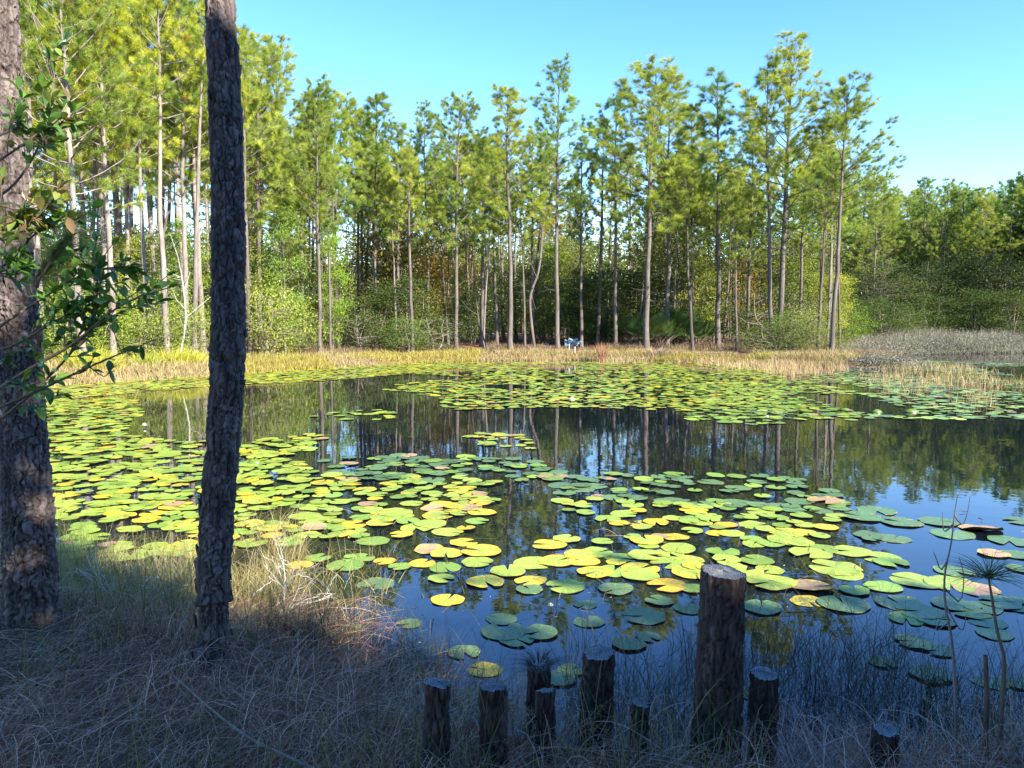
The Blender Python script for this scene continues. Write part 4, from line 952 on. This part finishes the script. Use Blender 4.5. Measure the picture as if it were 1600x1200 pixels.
# ------------------------------------------------------------------ cut posts and stumps along the water's edge
def post(px_top, py_top, wtop, wbot, Y, label, seed, tilt=0., hairy=False, rough=.5, name='cut_post'):
    top = at_depth(px_top, py_top, Y); f = (Y * cp - (top[2] - EYE) * sp); rt = wtop / 1200 * f / 2; rb = wbot / 1200 * f / 2
    zb = min(gz(top[0], Y), .1) - .25; H = top[2] - zb; r_ = np.random.default_rng(seed)
    nth = 90; Zs = np.linspace(0, H, max(30, int(H / .008))); th = np.arange(nth) * 2 * math.pi / nth; TH, ZZ = np.meshgrid(th, Zs)
    ux, uy = np.cos(TH), np.sin(TH); P = np.stack([(ux * rt).ravel(), (uy * rt).ravel(), ZZ.ravel()], 1)
    wv = np.stack([fbm(P * 30, 2, seed) - .5] * 3, 1)
    d1, d2, cid = worley(P * np.array([46, 46, 9]) + wv * 1.2, seed); gap = np.clip((d2 - d1) / .3, 0, 1) ** .6
    fine = fbm(P * np.array([150, 150, 50]), 3, seed); R0 = rb + (rt - rb) * (ZZ / H) ** .6
    RR = R0 * (1 + .04 * np.sin(2 * TH + seed) + .025 * np.sin(5 * TH + seed * 2)) + (gap * .012 + cid * .005 + (fine - .5) * .014 - .010).reshape(ZZ.shape)
    edge = .006 * np.sin(TH + seed) + .012 * (fbm(np.stack([(ux * 2.2).ravel(), (uy * 2.2).ravel(), 0 * ux.ravel() + seed], 1), 3, seed).reshape(TH.shape) - .45)
    Zv = ZZ + edge * (ZZ / H) ** 6
    sh = (ZZ - H) * math.tan(tilt)
    V = np.stack([RR * ux + sh, RR * uy, Zv], -1).reshape(-1, 3)
    m_ = len(Zs); i, j = np.meshgrid(np.arange(m_ - 1), np.arange(nth), indexing='ij'); j2 = (j + 1) % nth
    F = np.stack([i * nth + j, i * nth + j2, (i + 1) * nth + j2, (i + 1) * nth + j], -1).reshape(-1, 4)
    tn = .26 + .24 * cid + .35 * (fine - .5); col = np.stack([tn, tn * .86, tn * .8], 1) * (.4 + .6 * gap)[:, None]
    root = empty(name, (top[0], Y, zb)); mb = MB(); mb.add(V, F, col)
    if hairy:
        n_ = 260; a_ = r_.uniform(0, 6.3, n_); b0 = np.stack([np.cos(a_) * rt * .8, np.sin(a_) * rt * .8, H + r_.uniform(-.02, .02, n_)], 1)
        ribbons(mb, b0, a_, r_.uniform(.03, .08, n_), r_.uniform(1.0, 2.5, n_), np.full(n_, .003), (.35, .28, .22, 1), 3, r_)
    mb.build('bark', M_BARK, root, smooth=True)
    cb_ = MB(); rings = 9; V = []; C = []
    for q in range(rings):
        f_ = 1 - q / rings
        for t_, e_ in zip(th, edge[0]):
            i_ = int(round(t_ / (2 * math.pi / nth))) % nth; rr = RR[-1, i_] * f_ - .0008
            V.append((rr * math.cos(t_), rr * math.sin(t_), H + e_ * f_ ** .8 + .006 * (1 - f_) + r_.normal(0, .0008) * (q > 0) - (0.001 if q == 0 else 0)))
    V.append((0, 0, H + .007)); F = [(q * nth + k, q * nth + (k + 1) % nth, (q + 1) * nth + (k + 1) % nth, (q + 1) * nth + k) for q in range(rings - 1) for k in range(nth)]
    cb_.add(V, F); T = [((rings - 1) * nth + k, (rings - 1) * nth + (k + 1) % nth, rings * nth) for k in range(nth)]
    cb_.F.append(np.array(T)); cb_.M.append(np.zeros(len(T), int))
    t_ = cb_.build('cut_top', M_CUT, root, smooth=False)
    return tag(root, label, 'post', 'cut log posts along the near bank'), t_
post(1130, 893, 68, 92, 2.98, 'tallest thick dark log post, its weathered grey top reaching among the lily pads', 11, tilt=R(1.2))
post(1195, 1052, 42, 46, 3.0, 'short stump with a whitish chipped top just right of the tallest post', 12)
post(936, 1020, 47, 60, 3.05, 'dark tapering stump left of the tallest post, wider at its foot', 13, tilt=R(2))
post(842, 1042, 33, 42, 3.05, 'narrow stump with a frayed hairy top behind a smaller white-topped one', 14, hairy=True, tilt=R(1))
post(853, 1078, 26, 38, 2.8, 'thin stump with a small bright white top in front of the hairy one', 15)
post(770, 1073, 41, 46, 2.66, 'round-topped log post, second from the left of the row', 16, tilt=R(-.5))
post(683, 1066, 39, 48, 2.62, 'pale-topped log post at the left end of the row', 17, tilt=R(.8))
post(1000, 1097, 28, 34, 2.95, 'low dark broken stump half hidden in grass left of the tallest post', 18)
post(1383, 1138, 38, 46, 2.75, 'lowest grey-topped stump sunk in the grass at the right end of the row', 19)

# ------------------------------------------------------------------ near bank vegetation
r = np.random.default_rng(606)
def near_pts(n_, x0, x1, y0, y1, lo, hi):
    x = r.uniform(x0, x1, n_); y = r.uniform(y0, y1, n_); d = sdist(x, y); k = (d > lo) & (d < hi); return x[k], y[k], d[k]
DRY = [(.42, .22, .12), (.50, .29, .17), (.27, .14, .075), (.19, .10, .06), (.60, .42, .30)]
mb = MB(); x, y, d = near_pts(110000, -6, 9, .7, 5.2, -.12, 6)
n_ = len(x); z = ground_z(x, y) + r.uniform(0, .07, n_)
lump = vnoise(np.stack([x * 1.6, y * 1.6, 0 * x], 1), 15)
ang = r.uniform(-.9, .9, n_) + np.where(r.uniform(0, 1, n_) < .5, 0, math.pi) + lump * 2
straws(mb, np.stack([x, y, z], 1), ang, r.uniform(.12, .5, n_), r.uniform(0, .10, n_) * (.4 + lump), r.normal(0, .9, n_), r.uniform(.0014, .0034, n_), palette(r, n_, DRY), 5, r)
tag(mb.build('straw_mat', M_GRASS), 'tangled mat of fallen dry grass covering the near bank', 'dry grass', kind='stuff')
mb = MB(); x, y, d = near_pts(26000, -6, 9, 1.2, 5.6, -.5, 1.6)
cl = vnoise(np.stack([x * 2.6, y * 2.6, 0 * x], 1), 18); k = cl > np.where(x < .2, .40, .52); x, y, cl = x[k], y[k], cl[k]; n_ = len(x)
z = np.maximum(ground_z(x, y), -.1)
c = palette(r, n_, [(.10, .13, .04), (.16, .17, .06), (.30, .25, .12), (.07, .09, .04)])
hgt = r.uniform(.12, .5, n_) * (.5 + cl) * np.where(x < 0, 1.1, .85) * np.clip((3.6 - np.abs(x - 1.2) * 0 ) / 3.6, .6, 1)
ribbons(mb, np.stack([x, y, z], 1), r.uniform(0, 6.3, n_), hgt, r.uniform(.05, .9, n_), r.uniform(.002, .0045, n_), c, 4, r)
tag(mb.build('sedge', M_GRASS), 'thin green and brown sedge standing along the near water edge', 'sedge', kind='stuff')
# straw standing in the shallows left and right of the middle trunk
mb = MB()
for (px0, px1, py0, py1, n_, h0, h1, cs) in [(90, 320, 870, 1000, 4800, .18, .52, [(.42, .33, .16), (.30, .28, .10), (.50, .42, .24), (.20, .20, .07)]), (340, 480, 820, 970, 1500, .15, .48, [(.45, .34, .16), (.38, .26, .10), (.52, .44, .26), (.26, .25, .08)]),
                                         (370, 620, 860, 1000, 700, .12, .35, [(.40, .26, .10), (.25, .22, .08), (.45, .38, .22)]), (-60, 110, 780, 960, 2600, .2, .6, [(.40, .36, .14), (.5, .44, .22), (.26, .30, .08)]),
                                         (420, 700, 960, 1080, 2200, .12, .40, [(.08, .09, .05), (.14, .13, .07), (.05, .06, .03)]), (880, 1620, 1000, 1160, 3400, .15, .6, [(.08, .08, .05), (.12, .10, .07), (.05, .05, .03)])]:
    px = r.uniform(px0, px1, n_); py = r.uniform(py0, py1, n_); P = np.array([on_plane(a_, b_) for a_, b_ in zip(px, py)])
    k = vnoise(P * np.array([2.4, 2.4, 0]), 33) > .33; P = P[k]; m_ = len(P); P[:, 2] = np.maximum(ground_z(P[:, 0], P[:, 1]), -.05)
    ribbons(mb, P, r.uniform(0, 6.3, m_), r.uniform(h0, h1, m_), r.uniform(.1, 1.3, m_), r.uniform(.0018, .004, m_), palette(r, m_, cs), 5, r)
tag(mb.build('shallows_grass', M_GRASS), 'sunlit straw and dark stems standing in the shallow water', 'grass', kind='stuff')

mb = MB(); n_ = 150; px = np.concatenate([r.uniform(420, 1350, n_), r.uniform(80, 320, 60)]); py = np.concatenate([r.uniform(800, 965, n_), r.uniform(760, 880, 60)])
P = np.array([on_plane(a_, b_) for a_, b_ in zip(px, py)]); n_ = len(P); P[:, 2] = .004
straws(mb, P, r.uniform(0, 6.3, n_), r.uniform(.08, .35, n_), r.uniform(.0, .05, n_), r.normal(0, .4, n_), r.uniform(.003, .006, n_), palette(r, n_, [(.36, .22, .12), (.42, .33, .18), (.20, .10, .06), (.30, .27, .10)]), 5, r)
n_ = 900; P = np.array([on_plane(a_, b_) for a_, b_ in zip(r.uniform(60, 1600, n_), r.uniform(700, 1060, n_))]); P[:, 2] = .003
P = P[sdist(P[:, 0], P[:, 1]) < -.05]; n_ = len(P)
straws(mb, P, r.uniform(0, 6.3, n_), r.uniform(.004, .03, n_), np.zeros(n_), r.normal(0, .4, n_), r.uniform(.002, .006, n_), palette(r, n_, [(.36, .28, .16), (.20, .16, .08), (.5, .45, .3)]), 2, r)
tag(mb.build('floating_debris', M_GRASS), 'loose stalks and small bits floating between the lily pads', 'debris', kind='stuff')

def twig_bush(name, px, py, Y, hpx, wpx, label, seed, material, depth=4, n0=7, cat='dead bush', rad=.006, splay=.7):
    base = at_depth(px, py, Y); base[2] = max(gz(base[0], Y), -.05); k_ = Y / 1200; H = hpx * k_; W = wpx * k_; r_ = np.random.default_rng(seed); mb = MB()
    def grow(p, d, L, rd, lv):
        q = [p]; dd = d
        for _ in range(4): dd = unit(dd + r_.normal(0, .22, 3)); q.append(q[-1] + dd * L / 4)
        tube(mb, q, np.linspace(rd, rd * .6, 5), 5)
        if lv:
            for _ in range(int(r_.integers(2, 4))):
                s_ = int(r_.integers(2, 5)); grow(q[s_], unit(dd + r_.normal(0, .62, 3)), L * r_.uniform(.5, .85), rd * .6, lv - 1)
    for q in range(n0):
        d = unit(np.array([r_.uniform(-1, 1) * splay * W / H, r_.uniform(-.5, .5), 1.])); grow(np.array([r_.normal(0, .02), r_.normal(0, .02), 0]), d, H * r_.uniform(.35, .6), rad, depth - 1)
    o = mb.build(name, material, smooth=True); o.location = base; return tag(o, label, cat)
twig_bush('dead_bush', 195, 930, 4.75, 190, 240, 'bleached leafless bush with silvery twigs in the shallows between the big trunks', 71, M_DEADWOOD, 4, 5, rad=.007)
twig_bush('dead_bush', 432, 900, 4.9, 150, 190, 'smaller bleached twiggy bush in the shallows right of the middle trunk', 72, M_DEADWOOD, 4, 5, rad=.0055)
mb = MB()
pts = [on_plane(a_, b_, .33 + h_) for a_, b_, h_ in [(272, 1056, .10), (330, 1108, .09), (385, 1150, .07), (440, 1178, .06), (520, 1215, .03)]]; loc = pts[0].copy(); P = spline(np.array(pts) - loc, 20)
tube(mb, P, np.linspace(.003, .007, 20), 7); tube(mb, [P[12], P[12] + [-.05, -.06, .03], P[12] + [-.12, -.1, .02]], [.005, .004, .002], 5); tube(mb, [P[16], P[16] + [.05, .05, .04], P[16] + [.13, .1, .03]], [.005, .004, .002], 5)
o = mb.build('fallen_branch', M_TWIG, smooth=True); o.location = loc; o.color = (1.5, 1.5, 1.5, 1); tag(o, 'long thin grey fallen branch lying on the dry grass by the middle trunk', 'branch')

# bare sapling, stick and pine seedling on the right
def stem_obj(name, rows, Y, r0, r1, label, cat, material, side=()):
    P = np.array([at_depth(a_, b_, Y) for a_, b_ in rows]); loc = P[0].copy(); loc[2] = min(loc[2], gz(loc[0], Y)); P[0] = loc; P = P - loc
    mb = MB(); path = spline(P, 26); tube(mb, path, np.linspace(r0, r1, 26), 7)
    for (i0, sr) in side:
        q = np.array([at_depth(a_, b_, Y + dy_) for a_, b_, dy_ in sr]) - loc; q = np.vstack([path[i0], q]); tube(mb, spline(q, 8), np.linspace(r0 * .5, .0012, 8), 5)
    return mb, loc, path
mb, loc, path = stem_obj('s', [(1498, 1140), (1492, 1070), (1487, 1000), (1478, 950), (1476, 900), (1486, 850), (1492, 800), (1497, 772)], 2.95, .007, .0015, '', '', None,
    side=[(13, [(1500, 940, .05), (1506, 900, .06), (1498, 870, .08)]), (16, [(1470, 890, -.04), (1462, 870, -.05), (1458, 862, -.05)]), (9, [(1462, 985, 0), (1475, 960, .02)]), (20, [(1475, 830, .05), (1473, 800, .06)]), (11, [(1502, 985, 0), (1510, 960, 0)]), (21, [(1504, 820, .0), (1512, 800, .02), (1516, 775, .03)])])
o = mb.build('bare_sapling', M_DEADWOOD, smooth=True); o.location = loc; o.color = (.42, .36, .36, 1); tag(o, 'thin leafless sapling with a few upright twigs standing before the blue water', 'sapling')
mb, loc, path = stem_obj('s', [(1540, 1150), (1542, 1100), (1541, 1060), (1540, 1024)], 2.95, .011, .008, '', '', None)
o = mb.build('broken_stick', M_TWIG, smooth=True); o.location = loc; o.color = (.9, .75, .8, 1); tag(o, 'short broken upright stick between the bare sapling and the pine seedling', 'stick')
mb, loc, path = stem_obj('s', [(1562, 1160), (1567, 1080), (1569, 1030), (1558, 985), (1551, 940), (1545, 905)], 2.9, .009, .004, '', '', None)
root = empty('pine_seedling', loc); st = mb.build('stem', M_TWIG, root, smooth=True)
r_ = np.random.default_rng(81); nb_ = MB(); tip = path[-1]
n_ = 150; d = unit(r_.normal(0, .75, (n_, 3)) + [0, 0, .5]); d[:, 2] = np.abs(d[:, 2]) * .8 - .12
L = r_.uniform(.13, .24, n_); s_ = unit(np.cross(d, r_.normal(0, 1, (n_, 3)))) * .0011
c0 = tip + r_.normal(0, .006, (n_, 3)) + np.array([0, 0, .01])
sag = np.zeros((n_, 3)); sag[:, 2] = -.12 * L
V = np.stack([c0 - s_, c0 + s_, c0 + d * L[:, None] * .55 + s_ * .9, c0 + d * L[:, None] * .55 - s_ * .9, c0 + d * L[:, None] + sag], 1).reshape(-1, 3)
b_ = np.arange(n_)[:, None] * 5; nb_.add(V, b_ + np.array([0, 1, 2, 3]), (.09, .13, .06, 1)); nb_.F.append(b_ + np.array([3, 2, 4])); nb_.M.append(np.zeros(n_, int))
nb_.build('needles', M_NEEDLE, root); tag(root, 'small pine seedling with one burst of long needles on a bare crooked stem', 'pine seedling')

# evergreen shrub reaching in over the left trunk: oval glossy leaves on thin twigs
def leaf_geom(mb, p, d, up, L, W, col):
    s = unit(np.cross(d, up)); u = np.cross(s, d); pts = []
    prof = [(0, .02), (.18, .55), (.42, 1), (.68, .86), (.88, .42), (1, .02)]
    for f, w_ in prof:
        c0 = p + d * L * f - np.array([0, 0, 1]) * L * .12 * f * f
        pts += [c0 - s * W * w_ / 2 + u * W * w_ * .16, c0, c0 + s * W * w_ / 2 + u * W * w_ * .16]
    F = []
    for q in range(5): F += [(q * 3, q * 3 + 1, q * 3 + 4, q * 3 + 3), (q * 3 + 1, q * 3 + 2, q * 3 + 5, q * 3 + 4)]
    mb.add(pts, F, col)
def leafy_branch(sb, lb, rows, Y0, Y1, loc, r0, r_, n_leaf, n_sub, Lf=.058, sub=.14, cols=None):
    P = np.array([at_depth(a_, b_, Y0 + (Y1 - Y0) * q / (len(rows) - 1)) for q, (a_, b_) in enumerate(rows)]) - loc
    path = spline(P, 24); tube(sb, path, np.linspace(r0, .0018, 24), 6)
    def leaves(pth, cnt, lo=.25):
        for q in range(cnt):
            f = r_.uniform(lo, 1); i_ = int(f * (len(pth) - 1)); p = pth[i_]; tdir = unit(pth[min(i_ + 1, len(pth) - 1)] - pth[max(i_ - 1, 0)])
            if q < 3: p = pth[-1]
            d = unit(tdir * (.8 if q > 2 else 1.4) + r_.normal(0, .6, 3)); up = unit(np.array([0, 0, 1.]) + r_.normal(0, .5, 3)); g = r_.uniform(.7, 1.3); L = Lf * r_.uniform(.55, 1.15)
            c_ = np.array(cols[int(r_.integers(len(cols)))]) * g; leaf_geom(lb, p, d, up, L, L * r_.uniform(.36, .5), (*c_, 1))
    leaves(path, n_leaf, .35)
    for q in range(n_sub):
        i_ = int(r_.uniform(.25, .97) * 23); p = path[i_]; td = unit(path[min(i_ + 1, 23)] - path[max(i_ - 1, 0)]); d = unit(td + r_.normal(0, .65, 3) + [0, 0, .15]); L = sub * r_.uniform(.5, 1.2)
        pth = spline([p, p + d * L * .5 + r_.normal(0, .012, 3), p + d * L + [0, 0, .02]], 7); tube(sb, pth, np.linspace(.0026, .0014, 7), 5); leaves(pth, int(r_.integers(6, 12)), .3)
LV = [(.12, .23, .04), (.15, .29, .05), (.08, .16, .035), (.24, .36, .06)]; LV2 = [(.20, .26, .05), (.20, .17, .06), (.14, .20, .04), (.30, .32, .07), (.18, .11, .06)]
loc = np.array([-2.35, 2.95, gz(-2.35, 2.95)]); root = empty('evergreen_shrub', loc); sb = MB(); lb = MB(); r_ = np.random.default_rng(91)
tube(sb, spline([(0, 0, 0), (.02, 0, .6), (.05, .03, 1.2), (.12, 0, 1.9), (.16, 0, 2.6)], 30), np.linspace(.018, .008, 30), 8)
for (rows, Y0, Y1, nl, ns) in [
    ([(-60, 660), (20, 628), (90, 596), (170, 560), (225, 538)], 2.9, 2.75, 14, 9), ([(-60, 700), (20, 640), (80, 585), (120, 540), (150, 490), (158, 440)], 2.95, 2.85, 14, 11),
    ([(-50, 640), (40, 580), (110, 540), (170, 490), (215, 465), (262, 450)], 2.95, 2.7, 12, 11), ([(120, 545), (145, 500), (152, 450), (150, 410)], 2.85, 2.9, 8, 6),
    ([(-60, 560), (0, 510), (60, 470), (110, 440), (160, 420), (200, 418)], 2.9, 2.9, 12, 10), ([(-60, 460), (0, 420), (50, 370), (90, 340)], 2.75, 2.6, 12, 8),
    ([(-50, 560), (20, 540), (80, 505), (130, 480)], 2.8, 2.9, 10, 8)]:
    leafy_branch(sb, lb, rows, Y0, Y1, loc, .007, r_, nl, ns, cols=LV)
for (rows, Y0, Y1, nl, ns, cs) in [
    ([(-70, 290), (0, 250), (50, 215), (90, 185), (110, 150)], 2.7, 2.9, 12, 9, LV2), ([(-70, 330), (-10, 320), (30, 330), (60, 345)], 2.6, 2.6, 16, 9, LV2), ([(-70, 230), (-10, 215), (30, 200), (70, 205), (120, 195)], 2.7, 2.9, 14, 8, LV),
    ([(-40, 330), (20, 290), (60, 230), (85, 160), (75, 110), (60, 70)], 2.8, 3.0, 12, 9, LV), ([(-60, 390), (0, 370), (40, 340)], 2.6, 2.6, 12, 8, LV2), ([(-60, 420), (0, 430), (30, 440)], 2.7, 2.65, 8, 6, LV)]:
    leafy_branch(sb, lb, rows, Y0, Y1, loc, .006, r_, nl, ns, cols=cs, sub=.12)
sb.build('stem', M_TWIG, root, smooth=True); lb.build('foliage', M_GLOSSLEAF, root, smooth=True)
tag(root, 'evergreen shrub with oval glossy leaves on twigs crossing the left edge trunk', 'shrub')
# young pine behind it with long dark needles
root = empty('young_pine_tree', (-2.68, 4.15, gz(-2.68, 4.15))); sb = MB(); nb_ = MB(); r_ = np.random.default_rng(93); loc = np.array(root.location)
tube(sb, spline([(0, 0, 0), (.0, .02, .8), (.03, 0, 1.5), (.02, 0, 2.3), (.05, 0, 2.7)], 24), np.linspace(.02, .006, 24), 7)
for (rows, Y_) in [([(60, 440), (84, 400), (104, 372)], 4.1), ([(50, 360), (80, 350), (112, 345)], 4.15), ([(20, 470), (50, 440), (70, 420)], 4.2), ([(40, 390), (85, 395), (125, 388)], 4.2)]:
    P = np.array([at_depth(a_, b_, Y_) for a_, b_ in rows]) - loc; P = np.vstack([[0.02, 0, P[0][2] - .2], P]); pth = spline(P, 12); tube(sb, pth, np.linspace(.008, .004, 12), 5)
    for i_ in (7, 9, 11):
        n_ = 120; td = unit(pth[i_] - pth[i_ - 2]); d = unit(td * 1.0 + r_.normal(0, .55, (n_, 3))); L = r_.uniform(.12, .22, n_); s_ = unit(np.cross(d, r_.normal(0, 1, (n_, 3)))) * .0012; c0 = pth[i_] + r_.normal(0, .008, (n_, 3))
        V = np.stack([c0 - s_, c0 + s_, c0 + d * L[:, None]], 1).reshape(-1, 3); nb_.add(V, np.arange(n_ * 3).reshape(-1, 3), (.08, .14, .045, 1))
sb.build('trunk', M_TWIG, root, smooth=True); nb_.build('crown', M_NEEDLE, root)
tag(root, 'young pine with long dark needle bursts just right of the left edge trunk', 'pine tree')

# ------------------------------------------------------------------ the wood behind and beside the viewer, whose shade lies on the near bank
SHADE = broad_proto(61, 10, 2.6, 300, 75, .32, .12, trunks=2, sig=.55, c1=(.05, .09, .02), c2=(.12, .17, .04), asp=.6)
k_ = 0
for (x, y, h) in [(1.5, -5.6, 10.2), (4.4, -6.0, 10.6), (7.4, -5.4, 9.8), (10.6, -6.0, 10.3), (13.8, -5.6, 10.0), (17.2, -6.2, 10.2), (20.8, -5.6, 10.0), (3.0, -8.8, 11.5), (7.2, -9.0, 12.2), (11.6, -9.2, 12.0), (16.0, -9.0, 12.2), (20.6, -9.2, 12.0), (24.5, -6.5, 10.5)]:
    woody('shade_tree', SHADE, 0, y, h * (.84 if x < 11 else .79), Md, 1.3, rz=k_ * 1.3, x=x); k_ += 1
woody('shade_tree', broad_proto(62, 8.0, .42, 90, 60, .20, .58, trunks=1, sig=.2), 0, -1.5, 8.0, Md, 1.0, rz=.4, x=4.25)  # unseen narrow tree, added so its crown shades the slim near trunk
for (x, y, h) in [(60, 74, 17), (64, 66, 17), (66, 58, 17), (62, 62, 16), (57, 70, 14), (69, 66, 18), (61, 52, 14)]:
    o = tree_obj('pine_tree', PINES[3], x, y, h, k_ * 1.1, 'g', 1.5); TREES.append((o, project((x, y, 1))[0], 0, y, h, 'g')); k_ += 1

# ------------------------------------------------------------------ labels for the wood: which tree is which
ZONES = [(-999, 90, 'at the left edge beyond the thickest trunk'), (90, 215, 'behind the glossy leafy branches'), (215, 330, 'left of the slim dark near pine'), (330, 400, 'hidden partly by the slim dark near pine'), (400, 480, 'by the vine-green slender tree'),
         (480, 560, 'left of the dark thicket'), (560, 700, 'in the dark thicket'), (700, 790, 'right of the dark thicket'), (790, 880, 'around the dark straight bank pine'), (880, 960, 'above the pale blue bundle'),
         (960, 1040, 'left of the palmettos'), (1040, 1110, 'above the palmettos'), (1110, 1190, 'over the sunny clearing'), (1190, 1240, 'around the twin tall pines'), (1240, 1330, 'beside the lone leaning bank pine'), (1330, 1430, 'beyond the marsh, left part'), (1430, 1520, 'beyond the marsh, middle part'), (1520, 1610, 'beyond the marsh, right part'), (1610, 99999, 'past the right end of the marsh')]
def zone(px): return next(z for a_, b_, z in ZONES if a_ <= px < b_)
LOOK = {'g': 'green', 'y': 'yellow-green', 'b': 'dark blue-green', 'o': 'rusty orange'}
HANDL = {713: 'tall round-crowned pine standing clear on the skyline right of the dip in trees', 797: 'bank pine with a ragged pointed crown left of the tallest straight dark one', 871: 'straight dark pine with a narrow crown peaking above its neighbours in mid wood',
         1010: 'pine with the broadest rounded crown in the middle of the skyline', 1216: 'tallest pine of the whole skyline, thick limbs reaching right', 1206: 'thinner leaning twin beside the tallest skyline pine', 1298: 'lone pine leaning right at the end of the wooded point',
         1122: 'slender pine with a small open crown just left of the tallest skyline pine', 962: 'thin pine with a small dark top left of the broadest crown', 262: 'pale-barked forked pine left of the slim dark near trunk', 130: 'dark thick-trunked pine behind the glossy leafy branches',
         445: 'dense tall pine whose crown slopes to the sky right of the slim near trunk', 500: 'bright thin-trunked pine standing at the grass edge by the green slender tree', 586: 'dark-trunked pine on the bank at the left of the dark thicket'}
def assign(lst, word, cat, group):
    g = {}
    for (o, px, h, Y, look) in lst: g.setdefault((look, zone(px)), []).append((Y, o))
    for (look, zn), it in g.items():
        it.sort(key=lambda q: q[0])
        for k_, (Y, o) in enumerate(it):
            pos = 'the only such ' if len(it) == 1 else (('nearest ' if k_ == 0 else ('farthest ' if k_ == len(it) - 1 else ORD[k_] + ' nearest ')))
            tag(o, (f'{look} {word} {zn}' if len(it) == 1 else f'{pos}{look} {word} {zn}'), cat, group)
lst = []
for k_, (o, px, ty, Y, h, ti) in enumerate(TREES):
    if k_ < len(FRONT) and FRONT[k_][0] in HANDL: tag(o, HANDL[FRONT[k_][0]], 'pine tree', 'pines around the pond'); continue
    lst.append((o, px, h, Y, ('tall ' if h > 16 else ('middling ' if h > 12.5 else 'short ')) + LOOK[ti]))
assign(lst, 'pine', 'pine tree', 'pines around the pond')
for nm, word, grp in (('shrub', 'shrub', 'shrubs under the far pines'), ('small_tree', 'small broadleaf tree', 'small broadleaf trees among the pines'), ('slender_tree', 'slender leafy tree', 'slender trees on the left bank'), ('shade_tree', 'dense broadleaf tree', 'trees behind the viewer')):
    L_ = []
    for (o, px, Y, h, n2) in WOODY:
        if n2 != nm: continue
        t_ = o.children[1].color; look = 'dark' if t_[1] < .7 else ('brownish' if t_[0] > 1.4 else ('yellow-green' if t_[2] < .8 else ('greyish' if t_[2] > 1.05 else 'green')))
        if nm == 'shade_tree': px, _y, _f = o.location.x * 40 + 2000, 0, 0
        L_.append((o, px, h, Y, ('tall ' if h > (3.5 if nm == 'shrub' else 7) else 'low ') + look))
    if nm == 'shade_tree':
        for k_, (o, px, h, Y, look) in enumerate(sorted(L_, key=lambda q: q[1])): tag(o, f'unseen dense broadleaf tree behind the viewer, {ORD[k_]} from the left', 'tree', grp)
    else: assign(L_, word, 'shrub' if nm == 'shrub' else 'tree', grp)
